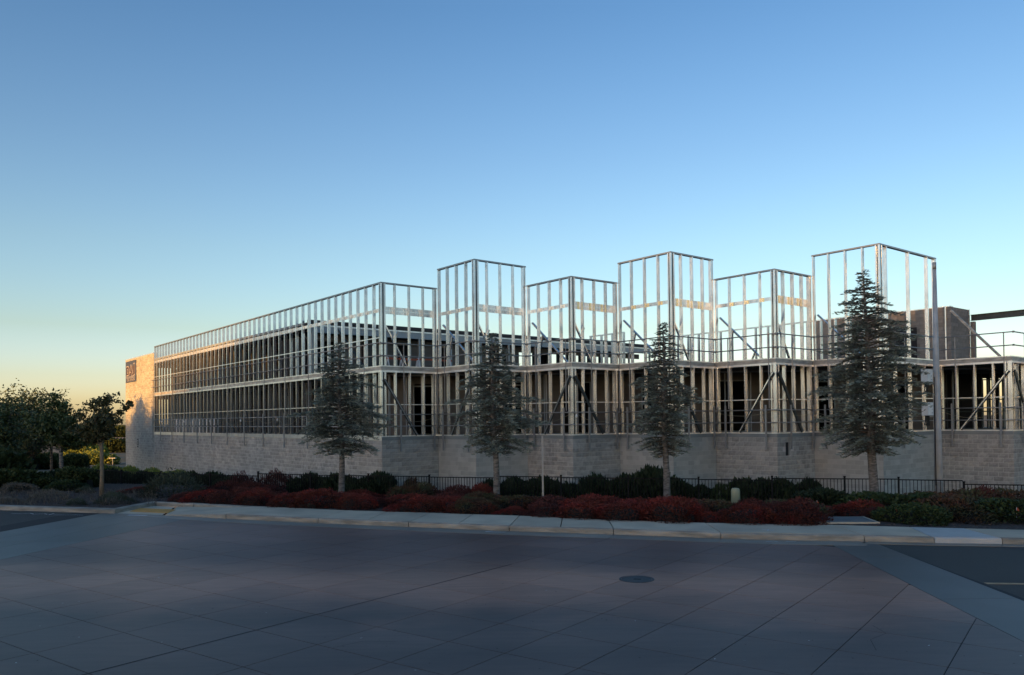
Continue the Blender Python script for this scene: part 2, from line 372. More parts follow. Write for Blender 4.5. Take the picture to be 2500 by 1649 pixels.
for i in range(len(offA)-1):
    for j in range(len(offB)-1):
        P = []
        for (oa, ob) in ((offA[i], offB[j]), (offA[i+1], offB[j]), (offA[i+1], offB[j+1]), (offA[i], offB[j+1])):
            P.append((nA[0]*oa+nB[0]*ob, nA[1]*oa+nB[1]*ob))
        for hp in (RIn, LIn): P = clip(P, *hp) if len(P) >= 3 else P
        P = [(x, y) for x, y in P]
        if len(P) < 3: continue
        cx = sum(p[0] for p in P)/len(P); cy = sum(p[1] for p in P)/len(P)
        if cy > kfy(cx)+.9 or cy < -24: continue
        # trim with the local kerb line
        P = clip(P, *halfplane((cx-1, kfy(cx-1)-.02), (cx+1, kfy(cx+1)-.02), (cx, cy-40)))
        if len(P) < 3: continue
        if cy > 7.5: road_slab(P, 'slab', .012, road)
        else:
            s = shrink(P, .011)
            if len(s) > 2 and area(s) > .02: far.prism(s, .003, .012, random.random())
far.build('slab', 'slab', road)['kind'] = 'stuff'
# grey border bands
def line_x(p, q, y): return p[0]+(q[0]-p[0])*(y-p[1])/(q[1]-p[1])
for k, (y0, y1) in enumerate([(19.6, 16.9), (16.9, 13.0), (13.0, 9.3), (9.3, 4), (4, -2), (-2, -24)]):
    P = [(line_x((7.45, 19.2), (6.68, 10.5), y0), y0), (line_x((8.5, 18.85), (8.15, 12.8), y0), y0), (line_x((8.5, 18.85), (8.15, 12.8), y1), y1), (line_x((7.45, 19.2), (6.68, 10.5), y1), y1)]
    if k == 0: P = clip(P, *halfplane((6.4, 19.3), (8.5, 18.98), (7, 10)))
    road_slab(P, 'slabg', .013, road)
LL = [((-13.84, 26.62), (-14.39, 22.41)), ((-12.69, 25.08), (-13.48, 21.6)), ((-11.87, 23.88), (-12.3, 21.22)), ((-10.31, 24.16), (-11.42, 17.78))]
for a in range(3):
    for k, (y0, y1) in enumerate([(27.5, 20.5), (20.5, 14), (14, 7), (7, -24)]):
        P = [(line_x(*LL[a], y0), y0), (line_x(*LL[a+1], y0), y0), (line_x(*LL[a+1], y1), y1), (line_x(*LL[a], y1), y1)]
        if k == 0: P = clip(P, *halfplane((-13.35, 26.7), (-8.95, 24.85), (-12, 10))); 
        if len(P) > 2: road_slab(P, 'slabg', .013, road)
sj = [(-5.75, 8.75), (-5.12, 9.62), (-3.6, 11.7), (-2.0, 13.87), (-.04, 16.54)]
mb = MB()
for a, b_ in zip(sj[:-1], sj[1:]):
    d = Vector((b_[0]-a[0], b_[1]-a[1], 0)).normalized(); n = Vector((-d.y, d.x, 0))*.011; A = Vector((*a, .0145)); B = Vector((*b_, .0145)); mb.add([A-n, B-n, B+n, A+n], [(0, 1, 2, 3)])
mb.build('joint_sealant', 'joint', road)
for cr in ([(1.2, 12.9), (1.7, 13.15), (2.0, 13.05), (2.6, 13.4), (3.1, 13.35)], [(-7.2, 15.2), (-6.8, 15.6), (-6.1, 15.7), (-5.6, 16.1)], [(-2.4, 10.6), (-2.05, 10.9), (-1.6, 10.85)], [(4.6, 10.2), (4.75, 10.7), (5.1, 11.0), (5.1, 11.4)]):
    mb = MB()
    for a, b_ in zip(cr[:-1], cr[1:]):
        d = Vector((b_[0]-a[0], b_[1]-a[1], 0)).normalized(); n = Vector((-d.y, d.x, 0))*.003; A = Vector((*a, .0142)); B = Vector((*b_, .0142)); mb.add([A-n, B-n, B+n, A+n], [(0, 1, 2, 3)])
    mb.build('crack', 'joint', road)
# right asphalt patch, line
b = MB(); b.prism([(10.6, 18.3), (12.0, 18.05), (20, 13.2), (20, 11.9), (14.5, 15.0)], .001, .0045); tag(b.build('asphalt_patch', 'asphalt2'), kind='structure')
b = MB(); b.prism([(8.38, 14.28), (13.5, 13.6), (13.5, 13.5), (8.38, 14.17)], .001, .005); tag(b.build('lane_line', 'yline'), kind='structure')
# gutter
gut = empty('gutter'); tag(gut, kind='structure')
cuts = [-13.3, -11.6, -8.95, -5.76, -2.95, -.11, 2.58, 5.12, 8.35, 11.25, 15, 20, 28]
for a, b_ in zip(cuts[:-1], cuts[1:]):
    n = max(1, int((b_-a)/1.0)); w = .62 if a < 8 else .28
    top = [(a+.008+(b_-a-.016)*i/n, kfy(a+(b_-a)*i/n)-.005) for i in range(n+1)]
    bot = [(x-.28*0-.2, y-(w if x > -9 else max(.1, w*(x+14.5)/5.5))) for x, y in top][::-1]
    mb = MB(); mb.prism(top+bot, .004, .0175, random.random()); mb.build('gutter_slab', 'gutter', gut)
# kerb segments
kerb = empty('kerb'); tag(kerb, kind='structure')
def kerb_seg(F_, B_, h0, h1, m='kerb', parent=kerb, t=None):
    mb = MB(); n = len(F_); t = random.random() if t is None else t
    bev = .03
    for i in range(n):
        h = h0+(h1-h0)*i/(n-1); f = Vector((*F_[i], 0)); k = Vector((*B_[i], 0)); d = (k-f)
        mb.v += [(f.x, f.y, -.02), tuple(f+d*.08+Vector((0, 0, h-min(bev, h*.5)))), tuple(f+d*.28+Vector((0, 0, h))), (k.x, k.y, h), (k.x, k.y, -.02)]; mb.t += [t]*5
    for i in range(n-1):
        for j in range(4):
            a = i*5+j; mb.f.append((a, a+5, a+6, a+1))
    mb.f.append((0, 1, 2, 3, 4)); e = (n-1)*5; mb.f.append((e+4, e+3, e+2, e+1, e))
    return mb.build('kerb_stone', m, parent)
def lerp2(P, x):
    return (x, float(np.interp(x, [p[0] for p in P], [p[1] for p in P])))
def kh(x): return float(np.interp(x, [-11.4, -9.1], [.02, .15]))
kc = [-11.4, -8.95, -5.76, -2.95, -.11, 2.58, 5.12, 8.35, 9.82, 11.25, 14.5, 18, 24, 40]
for a, b_ in zip(kc[:-1], kc[1:]):
    xs_ = [a+.010+(b_-a-.020)*i/3 for i in range(4)]
    kerb_seg([lerp2(KF, x) for x in xs_], [lerp2(KB, x) for x in xs_], kh(a), kh(b_), 'kerbnew' if abs(a-9.82) < .01 else 'kerb')
# left kerb and its return, back kerb of the ramp
LK = [(-13.33, 26.72), (-16.2, 27.65), (-18.5, 28.4), (-24, 30.2), (-32, 33.0), (-60, 42.3)]
for a, b_ in zip(LK[:-1], LK[1:]):
    d = Vector((b_[0]-a[0], b_[1]-a[1])).normalized(); n = Vector((-d.y, d.x)); n = n if n.y > 0 else -n
    a2 = (a[0]+d.x*.006, a[1]+d.y*.006)
    kerb_seg([a2, b_], [(a2[0]+n.x*.32, a2[1]+n.y*.32), (b_[0]+n.x*.32, b_[1]+n.y*.32)], .15, .15)
kerb_seg([(-13.28, 26.95), (-13.12, 28.0), (-12.95, 29.1)], [(-13.5, 27.0), (-13.42, 28.0), (-13.2, 29.25)], .152, .16)
kerb_seg([(-12.92, 28.95), (-11.3, 28.2)], [(-13.0, 29.2), (-11.2, 28.45)], .16, .16)
kerb_seg([(-11.28, 28.19), (-9.9, 27.5), (-8.4, 26.95)], [(-11.18, 28.44), (-9.7, 27.72), (-8.4, 27.12)], .16, .145)
# pavement slabs
walk = empty('pavement'); tag(walk, kind='structure')
WB = [(-12.95, 28.95), (-9.9, 27.5), (-8.5, 27.08), (-5.37, 25.62), (-2.58, 24.68), (.18, 23.68), (2.68, 22.52), (5.2, 21.62), (8.35, 20.92), (10.1, 20.38), (11.25, 20.02), (12.6, 19.62), (20, 17.58), (40, 11.95)]
jt = [((-11.35, 26.05), (-12.0, 28.5)), ((-8.95, 25.07), (-8.3, 27.0)), ((-5.74, 23.74), (-5.37, 25.62)), ((-4.22, 23.15), (-3.97, 25.15)), ((-2.92, 22.66), (-2.57, 24.68)), ((-1.5, 22.14), (-1.22, 24.17)), ((-.08, 21.6), (.18, 23.68)),
      ((1.25, 21.18), (1.42, 23.1)), ((2.6, 20.76), (2.68, 22.52)), ((5.14, 19.89), (5.2, 21.62)), ((8.35, 19.19), (8.38, 20.92)), ((9.8, 18.81), (10.1, 20.38)), ((11.24, 18.55), (11.3, 20.02)), ((14.5, 17.8), (14.6, 19.05)), ((18, 16.75), (18.1, 18.1)), ((24, 15.05), (24.1, 16.4)), ((40, 10.56), (40, 11.9))]
for k in range(len(jt)-1):
    (f0, b0), (f1, b1) = jt[k], jt[k+1]
    e = Vector((f1[0]-f0[0], f1[1]-f0[1])).normalized()*.015
    z = [kh(f0[0])+.002, kh(f1[0])+.002, kh(f1[0])+.006, kh(f0[0])+.006]
    pts = [(f0[0]+e.x, f0[1]+e.y+.004), (f1[0]-e.x, f1[1]-e.y+.004), (b1[0]-e.x, b1[1]-e.y), (b0[0]+e.x, b0[1]+e.y)]
    mb = MB(); mb.add([(*p, zz) for p, zz in zip(pts, z)]+[(*p, zz-.07) for p, zz in zip(pts, z)], [(0, 1, 2, 3), (4, 7, 6, 5), (0, 4, 5, 1), (1, 5, 6, 2), (2, 6, 7, 3), (3, 7, 4, 0)], random.random())
    mb.build('pavement_slab', 'kerbnew' if k == 11 else 'walk', walk)
mb = MB(); mb.add([(-13.26, 26.75, .016), (-11.42, 26.02, .021), (-12.05, 28.48, .03), (-13.0, 28.9, .03), (-13.2, 27.5, .02)], [(0, 1, 2, 3, 4)]); mb.build('ramp_slab', 'walk', walk)
# tactile pad
tp = empty('tactile_pad', (0, 0, 0)); tag(tp, 'yellow tactile paving pad on the kerb ramp at the street corner', 'tactile pad')
o_ = Vector((-13.0, 27.12, .028)); ex = Vector((1.55, -.62, 0)); ey = Vector((-.12, .95, 0))
mb = MB(); mb.box(o_, ex, ey, (0, 0, .012)); mb.build('pad', 'yellow', tp)
mb = MB()
for i in range(20):
    for j in range(12):
        c = o_+ex*((i+.5)/20)+ey*((j+.5)/12)+Vector((0, 0, .0125)); mb.box(c-Vector((.016, .016, 0)), (.032, 0, 0), (0, .032, 0), (0, 0, .008))
x = mb.build('studs', 'yellow', tp); x['kind'] = 'stuff'
# manhole
mh = empty('manhole_cover', (2.28, 14.87, .012)); tag(mh, 'round dark iron manhole cover set in the stained concrete road', 'manhole cover')
def disc(r0, r1, z0, z1, n=40):
    mb = MB(); vs = []
    for k in range(n):
        a = 2*math.pi*k/n; c, s = math.cos(a), math.sin(a); vs += [(c*r0, s*r0, z1), (c*r1, s*r1, z1), (c*r1, s*r1, z0)]
    fs = []
    for k in range(n):
        a = 3*k; b = 3*((k+1) % n); fs += [(a, b, b+1, a+1)[::-1], (a+1, b+1, b+2, a+2)[::-1]]
    if r0 < .001: pass
    mb.add(vs, fs); return mb
disc(.285, .325, -.01, .006).build('frame_ring', 'iron', mh)
disc(0.0, .275, -.01, .004).build('cover', 'iron', mh)
mb = MB(); mb.box((-.06, -.02, .0035), (.13, -.03, 0), (.01, .035, 0), (0, 0, .006)); mb.build('lifting_lug', 'black', mh)
# survey paint marks: real thin paint
def scribble(pts, w, name='paint_mark', z=.02):
    mb = MB()
    for a, b_ in zip(pts[:-1], pts[1:]):
        A = Vector((*a, z)); B = Vector((*b_, z)); d = (B-A).normalized(); n = Vector((-d.y, d.x, 0))*w/2
        mb.add([A-n, B-n, B+n, A+n], [(0, 1, 2, 3)])
    return tag(mb.build(name, 'paint', road))
scribble([(-17.0, 27.1), (-16.6, 27.0), (-16.4, 27.15), (-16.1, 26.85), (-15.8, 26.95), (-15.6, 26.75)], .04, z=.006)
scribble([(-15.5, 27.0), (-15.45, 26.6)], .05, z=.007)
scribble([(-15.3, 26.6), (-14.9, 26.5), (-14.6, 26.52), (-14.2, 26.4)], .03, z=.006)
scribble([(-12.6, 26.15), (-11.9, 25.98)], .16, z=.021)
scribble([(-.75, 21.35), (-.2, 21.2)], .05, z=.021); scribble([(-.75, 21.38), (-.55, 21.46)], .04, z=.021)
scribble([(6.05, 19.15), (6.25, 19.22), (6.3, 19.1)], .04, z=.021); scribble([(6.5, 19.1), (6.75, 19.1)], .04, z=.021)
mb = MB(); 
for a in (0, 1.2, 2.3): mb.bar((6.4-.16*math.cos(a), 20.1-.16*math.sin(a), .158), (6.4+.16*math.cos(a), 20.1+.16*math.sin(a), .158), .03, .002)
mb.build('paint_mark', 'paint', walk)
# grit and spots on the road
C = np.array([(random.uniform(-9, 6.5), random.uniform(8.5, 17), .016) for _ in range(260)]); q = leaf_quads(C, .035, .6); q[:, :, 2] = .0165
tag(newobj('road_grit', quads_mesh('road_grit', q, 'joint')), 'dark specks and gum spots on the concrete road', 'grit', kind='stuff')
C = np.array([(random.uniform(-9, 6.5), random.uniform(8.5, 16), .016) for _ in range(50)]); q = leaf_quads(C, .05, .35); q[:, :, 2] = .017
tag(newobj('fallen_leaves', quads_mesh('fallen_leaves', q, 'paint')), 'pale dry leaf bits lying on the concrete road', 'leaves', kind='stuff')
# vault lid
vl = empty('utility_vault_lid', (0, 0, 0)); tag(vl, 'flat grey concrete utility vault lid in the mulch behind the pavement', 'vault lid')
mb = MB(); mb.prism([(8.3, 22.5), (9.85, 22.45), (9.72, 21.2), (8.02, 21.3)], .05, .175); mb.build('frame', 'walk', vl)
mb = MB(); mb.prism([(8.37, 22.43), (9.77, 22.38), (9.64, 21.27), (8.12, 21.37)], .165, .181); mb.build('lid', 'vault', vl)

# ------------------------------------------------------------------ building
SILL = EYE-.724; ZB, ZL, ZH = 3.26, 7.07, 7.983
TH = -.8951180648; U2 = Vector((math.cos(TH), math.sin(TH), 0)); V2 = Vector((-U2.y, U2.x, 0))
PT = {'P0': (-5.913, 36.183), 'L': (-29.338, 65.408), 'I1': (-3.527, 38.096), 'P1': (-1.636, 35.737), 'I2': (.735, 37.637), 'P2': (2.67, 35.222), 'I3': (4.984, 37.077),
      'P3': (6.973, 34.595), 'I4': (9.312, 36.469), 'P4': (11.281, 34.012), 'I5': (13.554, 35.833), 'P5': (15.506, 33.398), 'I6': (19.684, 36.747), 'P6': (21.577, 34.386)}
PT = {k: Vector((*v, 0)) for k, v in PT.items()}
PT['I7'] = PT['P6']+V2*3.05; PT['P7'] = PT['I7']+U2*3.05; PT['I8'] = PT['P7']+V2*3.05
PT['W'] = PT['P0']-U2*46.9
ORDER = ['L', 'P0', 'I1', 'P1', 'I2', 'P2', 'I3', 'P3', 'I4', 'P4', 'I5', 'P5', 'I6', 'P6', 'I7', 'P7', 'I8']
BLD = empty('unfinished_building', (0, 0, 0)); tag(BLD, 'long unfinished building of grey block walls and bare steel stud frames with a zigzag front', 'building')
HIGH = {('I1', 'P1'), ('P1', 'I2'), ('I3', 'P3'), ('P3', 'I4'), ('I5', 'P5'), ('P5', 'I6')}
NOUP = {('I6', 'P6'), ('P6', 'I7'), ('I7', 'P7'), ('P7', 'I8')}
FACETS = []
for a, b_ in zip(ORDER[:-1], ORDER[1:]):
    A = PT[a]; B = PT[b_]; d = (B-A); Ln = d.length; d = d/Ln
    FACETS.append(dict(a=a, b=b_, A=A, B=B, d=d, L=Ln, inn=Vector((-d.y, d.x, 0)), u=(abs(d.dot(U2)) > .9), key=(a, b_), high=(a, b_) in HIGH, noup=(a, b_) in NOUP, rot=math.atan2(d.y, d.x)))

_studs = {}
def stud_mesh(h, left, w=.062, dep=.152):
    key = (round(h, 3), left, w, dep)
    if key in _studs: return _studs[key]
    t = .004; s = -1 if left else 1      # web side
    lip = .016
    prof = [(s*w/2, 0), (-s*w/2, 0), (-s*w/2, lip), (-s*w/2+s*t, lip), (-s*w/2+s*t, t), (s*w/2-s*t, t), (s*w/2-s*t, dep-t), (-s*w/2+s*t, dep-t), (-s*w/2+s*t, dep-lip), (-s*w/2, dep-lip), (-s*w/2, dep), (s*w/2, dep)]
    mb = MB(); n = len(prof); tt = random.random()
    vs = [(x, y, 0) for x, y in prof]+[(x, y, h) for x, y in prof]
    fs = [(i, (i+1) % n, n+(i+1) % n, n+i) if left else (n+i, n+(i+1) % n, (i+1) % n, i) for i in range(n)]
    mb.add(vs, fs, tt); _studs[key] = mb.mesh('stud', 'steel'); return _studs[key]
def stud(f, s, z0, h, parent, left=None, off=0.0, w=.062, dep=.152, name='stud', m=None):
    left = (not f['u']) if left is None else left
    p = f['A']+f['d']*s+f['inn']*(.004+off)
    return newobj(name, stud_mesh(h, left, w, dep), parent, loc=(p.x, p.y, z0), rotz=f['rot'])
def fbox(f, s0, s1, off0, off1, z0, z1, name, m, parent, t=.5):
    p = f['A']+f['d']*s0+f['inn']*off0; mb = MB()
    mb.box((0, 0, 0), (s1-s0, 0, 0), (0, off1-off0, 0), (0, 0, z1-z0), t)
    return mb.build(name, m, parent, loc=(p.x, p.y, z0), rotz=f['rot'])

for f in FACETS:
    low = empty('lower_wall_frame', parent=BLD); f['low'] = low
    L_ = f['L']; long = f['key'] == ('L', 'P0'); off_view = f['a'] in ('P6', 'I7', 'P7')
    nb = 48 if long else 4
    h1 = ZB-.30
    z0 = SILL+.05
    for i in range(1, nb):
        stud(f, L_*i/nb, z0, h1-.05, low)
    # end studs, doubled at the corners
    for s in ((.035, .12) if not long else (.05,)): stud(f, s, z0, h1-.05, low)
    for s in (L_-.035-.1, L_-.24): stud(f, s, z0, h1-.05, low, left=True if f['b'][0] == 'P' else None)
    e = .0025
    fbox(f, .155 if f['a'][0] == 'P' and not f['u'] else e, L_-e, .002, .16, SILL, SILL+.05, 'bottom_track', 'track', low)
    fbox(f, e, L_-e, .002, .16, SILL+h1, SILL+h1+.085, 'top_track', 'track', low)
    fbox(f, e, L_-e, .012, .05, SILL+h1+.0855, SILL+ZB-.0455, 'rim_joist', 'rim', low)
    fbox(f, e, L_-e, .0, .16, SILL+ZB-.045, SILL+ZB, 'upper_bottom_track', 'track', low)
    fbox(f, .03, L_-.03, .03, .065, SILL+1.46, SILL+1.50, 'bridging_channel', 'track', low)
    if f['noup']: continue
    up = empty('upper_wall_frame', parent=BLD); f['up'] = up
    CLIP = 'bright' if f['A'].x > 2 else 'clip'; zt = ZH if f['high'] else ZL; hh = zt-ZB-.065  # right-hand bays take the clips coloured as if catching the low sun
    pos = [L_*i/nb for i in range(1, nb)]
    if f['key'] == ('P5', 'I6'): pos = [.62, 2.65, 4.45]
    for s in pos: stud(f, s, SILL+ZB, hh, up)
    if long: stud(f, .05, SILL+ZB, hh, up)
    if f['a'][0] == 'I': stud(f, .06, SILL+ZB, hh, up, left=False)
    if f['b'][0] == 'I': stud(f, L_-.06, SILL+ZB, hh, up, left=True); stud(f, L_-.155, SILL+ZB, hh, up, left=True)
    if f['b'][0] == 'P': stud(f, L_-.17, SILL+ZB, hh, up, left=True)
    fbox(f, e, L_-e, .0, .16, SILL+zt-.065, SILL+zt, 'parapet_track', 'edge', up)
    # strap band
    if f['a'] in ('I5', 'P5'): pass
    elif not long:
        if f['u']:
            fbox(f, .1, L_-.1, .162, .17, SILL+5.74, SILL+5.90, 'strap', 'steel', up, random.random())
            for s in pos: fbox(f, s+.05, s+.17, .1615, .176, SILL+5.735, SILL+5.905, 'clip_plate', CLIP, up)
        else:
            fbox(f, .1, L_-.1, .162, .17, SILL+5.82, SILL+5.985, 'strap', 'steel', up, random.random())
            fbox(f, .1, L_-.1, .162, .17, SILL+5.645, SILL+5.81, 'strap', 'steel', up, random.random())
            if f['key'] != ('P5', 'I6'):
                for s in pos:
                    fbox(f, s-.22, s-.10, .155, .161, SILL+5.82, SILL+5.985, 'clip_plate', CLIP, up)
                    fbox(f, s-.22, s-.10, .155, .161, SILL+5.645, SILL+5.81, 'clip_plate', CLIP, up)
    else:
        fbox(f, .03, L_-.03, .03, .065, SILL+4.52, SILL+4.56, 'bridging_channel', 'track', up)
        fbox(f, L_-9.6, L_-.1, .162, .17, SILL+5.74, SILL+5.90, 'strap', 'steel', up)
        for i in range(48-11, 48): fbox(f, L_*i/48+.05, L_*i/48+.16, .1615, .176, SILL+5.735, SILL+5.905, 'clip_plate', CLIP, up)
        fbox(f, .03, L_-9.0, .165, .24, SILL+5.98, SILL+6.10, 'roof_edge_angle', 'fascia', up)
        fbox(f, .03, L_-9.6, .165, .32, SILL+5.72, SILL+5.92, 'header_beam', 'track', up)
    # diagonal kickers inside, starting at each outer and inner corner
    if not long and f['key'] != ('P5', 'I6'):
        mb = MB()
        if not f['u']:
            a = Vector((.2, .25, 5.38)); b_ = Vector((1.5, .30, 3.3))
            mb.bar(a, b_, .06, .10, (0, 1, 0)); mb.bar((.80, .28, 4.38), (.98, .22, 4.85), .05, .08, (0, 1, 0))
        else:
            a = Vector((.12, .25, 5.3)); b_ = Vector((1.9, .9, 3.3))
            mb.bar(a, b_, .06, .10, (0, 1, 0)); mb.bar((.80, .3, 4.66), (.60, .35, 4.1), .05, .09, (0, 1, 0)); mb.bar((1.62, .8, 3.72), (1.42, .8, 3.3), .05, .08, (0, 1, 0))
        mb.build('kicker_brace', 'steel', up, loc=(f['A'].x, f['A'].y, SILL), rotz=f['rot'])
    if long:
        for s in (L_-3.2, L_-7.0, L_-12, L_-18):
            mb = MB(); mb.bar((s-2.2, .4, 5.6), (s, .9, 3.3), .06, .10, (0, 1, 0)); mb.build('kicker_brace', 'brace', up, loc=(f['A'].x, f['A'].y, SILL), rotz=f['rot'])
# corner posts at the outer corners (boxed studs): lower and upper
for i, nme in enumerate(ORDER):
    if nme[0] != 'P': continue
    fu = FACETS[i-1]; fv = FACETS[i] if i < len(FACETS) else None
    zt = ZH if fu['high'] else ZL
    c = PT[nme]; cp = empty('corner_post', parent=BLD)
    def bx(s0, s1, o0, o1, z0, z1, m, frame, name):
        return fbox(frame, s0, s1, o0, o1, z0, z1, name, m, cp, random.random())
    for (z0, z1) in ((SILL+.05, SILL+ZB-.30),)+(((SILL+ZB, SILL+zt-.065),) if not fu['noup'] else ()):
        # on the right-hand face: two flanges side by side with a thin recess, on the left-hand face one flange
        fbox(fv, .0, .075, .0, .075, z0, z1, 'post_flange', 'steel', cp, .6)
        fbox(fv, .082, .19, .006, .15, z0, z1, 'post_flange', 'steel', cp, .2)
        fbox(fv, .195, .25, .0, .15, z0, z1, 'post_flange', 'steel', cp, .8)
        fbox(fu, fu['L']-.105, fu['L']-.001, .076, .15, z0, z1, 'post_web', 'brace', cp, .3)
# lower corner diagonal braces
for i, nme in enumerate(ORDER):
    if nme[0] != 'P' or i >= len(FACETS): continue
    fu = FACETS[i-1]; fv = FACETS[i]
    def vb(f, s0, s1, m1, m2):
        br = empty('corner_brace', parent=BLD)
        base = Vector((f['A'].x, f['A'].y, SILL))
        for off, dz, m in ((-.045, 0, m1), (-.075, .0, m2)):
            mb = MB(); a = Vector((s0, off, 2.62)); b_ = Vector((s1, off, .06))
            if m == m1: mb.bar(a, b_, .13, .03, (0, 1, 0))
            else: mb.bar(a+Vector((.0, 0, .0)), b_, .045, .03, (0, 1, 0))
            mb.build('channel_web' if m == m1 else 'channel_lip', m, br, loc=base, rotz=f['rot'])
    if nme not in ('P7',):
        vb(fv, .12, 1.85, 'brace', 'post' if nme == 'P0' else 'brace')
        if nme != 'P0': vb(fu, fu['L']-.12, fu['L']-1.85 if nme != 'P6' else fu['L']-2.1, 'brace', 'steel' if nme in ('P4', 'P6') else 'ledge')
# sill flashing ledge and masonry walls
led = empty('sill_ledge', parent=BLD)
for f in FACETS:
    s0 = 0.0 if f['a'][0] == 'P' or f['key'][0] == 'L' else .0
    long = f['key'] == ('L', 'P0')
    fbox(f, -.02 if f['a'][0] == 'P' else .022, f['L']+(.02 if f['b'][0] == 'P' and f['u'] else (-.022)), -.022, .05, SILL-.16, SILL-.002, 'flashing', 'ledge' if not long else 'track', led)
# blocks
BH, BL_ = .2032, .4064
def rough_block(L, smooth, seed):
    rnd = random.Random(seed); mb = MB(); nxx, nzz = (1, 1) if smooth else (4, 2); H = BH-.013; W = L-.013
    amp = 0.004 if smooth else .026; D = .03
    P = []
    for j in range(nzz+1):
        for i in range(nxx+1):
            edge = i in (0, nxx) or j in (0, nzz)
            P.append((W*i/nxx, -(.0 if smooth else (rnd.uniform(0, .008) if edge else rnd.uniform(.006, amp))), H*j/nzz))
    n = len(P); fs = []
    for j in range(nzz):
        for i in range(nxx):
            a = j*(nxx+1)+i; fs.append((a, a+1, a+nxx+2)); fs.append((a, a+nxx+2, a+nxx+1))
    ring = [i for i in range(nxx+1)]+[(nxx+1)*(j+1)-1 for j in range(1, nzz+1)]+[nzz*(nxx+1)+i for i in range(nxx-1, -1, -1)]+[(nxx+1)*j for j in range(nzz-1, 0, -1)]
    back = [(P[i][0], D, P[i][2]) for i in ring]
    for k in range(len(ring)):
        k2 = (k+1) % len(ring); fs.append((ring[k], n+k, n+k2, ring[k2]))
    return P+back, fs
BV = {}
for sm in (0, 1):
    for hl in (0, 1):
        for k in range(6):
            vs, fs = rough_block(BL_ if not hl else BL_/2, sm, sm*100+hl*50+k); BV[(sm, hl, k)] = (vs, fs)
BM = {}
def block_mesh(sm, hl, k, m):
    if (sm, hl, k, m) not in BM:
        mb = MB(); mb.add(*BV[(sm, hl, k)], (k+.5)/6); BM[(sm, hl, k, m)] = mb.mesh('block', m)
    return BM[(sm, hl, k, m)]
all_blocks = []
def lay(A, d, inn, L, ztop, zbot, sm, m, prio, holes=()):
    nrow = int((ztop-zbot)/BH); rot = math.atan2(d.y, d.x); fx = L/(max(1, round(L/(BL_/2)))*BL_/2); L = L/fx
    for r_ in range(nrow):
        z = ztop-(r_+1)*BH+.0045; s = 0.0 if r_ % 2 == 0 else -BL_/2
        while s < L-.03:
            hl = 0; s0 = s
            if s < 0: s0 = 0; hl = 1
            if s0+BL_*(1-hl*.5) > L+.01: hl = 1
            w = BL_/2 if hl else BL_
            if s0+w > L+.02: break
            if not any(h[0] < s0+w*.6 and s0+w*.4 < h[1] and h[2] < z+.1 < h[3] for h in holes):
                p = A+d*(s0*fx+.006)
                k = (r_*7+int(s*31)+random.randrange(6)) % 6
                all_blocks.append((prio(p, z), sm, hl, k, m, (p.x-inn.x*.0, p.y, z), rot, fx))
            s += BL_ if s >= 0 else BL_
def facing(f):
    def pr(p, z):
        if z < -.35 or p.y > 45 and p.x < -14: return 0
        dist = Vector((p.x, p.y, 0)).length; n = -f['inn']; c = -(p.x*n.x+p.y*n.y)/dist
        if abs(p.x/p.y) > .645: return 0
        return max(c, 0)/dist**2
    return pr
masonry = empty('masonry_wall', parent=BLD)
ZT = SILL-.16
for f in FACETS:
    sm = 1 if f['high'] else 0
    long = f['key'] == ('L', 'P0')
    # mortar core just behind the faces
    fbox(f, 0.0 if f['a'][0] != 'P' else .012, f['L']-(0 if f['b'][0] != 'P' else 0.010), .004+(.0 if f['u'] else .0005), .19, -1.4, ZT-.001, 'mortar_core', 'mortar2' if sm else 'mortar', masonry)
    holes = []
    if f['key'] == ('P4', 'I5'): holes = [(.62, 1.05, ZT-.82, ZT-.2)]
    lay(f['A'], f['d'], f['inn'], f['L'], ZT, -1.35, sm, 'smooth' if sm else 'split', facing(f), holes)
    if holes: fbox(f, .63, .84, -.001, .003, ZT-.80, ZT-.215, 'dark_opening', 'black', masonry); fbox(f, .843, 1.0, .0, .0035, ZT-.80, ZT-.215, 'opening_reveal', 'split', masonry)
# far left full-height wall beyond the frames
WT = 8.8
lw = dict(A=PT['W'], d=U2.copy(), inn=V2.copy(), L=(PT['L']-PT['W']).length-.12, rot=TH, u=True)
fbox(lw, 0, lw['L'], .009, .3, -2.0, WT-.03, 'mortar_core', 'mortar', masonry)
fbox(lw, 0, .009, .0, .3, -2.0, WT, 'end_edge', 'track', masonry)
fbox(lw, -.02, lw['L'], -.03, .32, WT-.02, WT+.06, 'coping', 'track', masonry)
lay(lw['A'], lw['d'], lw['inn'], lw['L'], WT-.05, -1.9, 0, 'split', lambda p, z: 0)
fbox(lw, 3.9, 4.5, -.006, .02, .95, 1.75, 'small_opening', 'black', masonry)
# dark brown block volume on the deck
CB = Vector((23.2, 42.0, 0)); 
fd = dict(A=CB-U2*7.9, d=U2, inn=V2, L=7.9, rot=TH, u=True); fe = dict(A=CB, d=V2, inn=-U2, L=2.3, rot=math.atan2(V2.y, V2.x), u=False)
ub = empty('brown_block_tower', parent=BLD)
ztop = SILL+6.44
mb = MB(); q0 = fd['A']+V2*.01; q1 = CB+V2*.01-U2*.01; q2 = CB+V2*2.29-U2*.01; q3 = fd['A']+V2*2.29
mb.prism([(q.x, q.y) for q in (q0, q1, q2, q3)], SILL+3.25, ztop); mb.build('mortar_core', 'darkmortar', ub)
a_keep = all_blocks; all_blocks = []
lay(fd['A'], U2, V2, 7.9, ztop, SILL+3.2, 1, 'darkblock', lambda p, z: 0, [(4.95, 6.15, SILL+3.0, SILL+5.55)])
lay(CB, V2, -U2, 2.3, ztop, SILL+3.2, 1, 'darkblock', lambda p, z: 0)
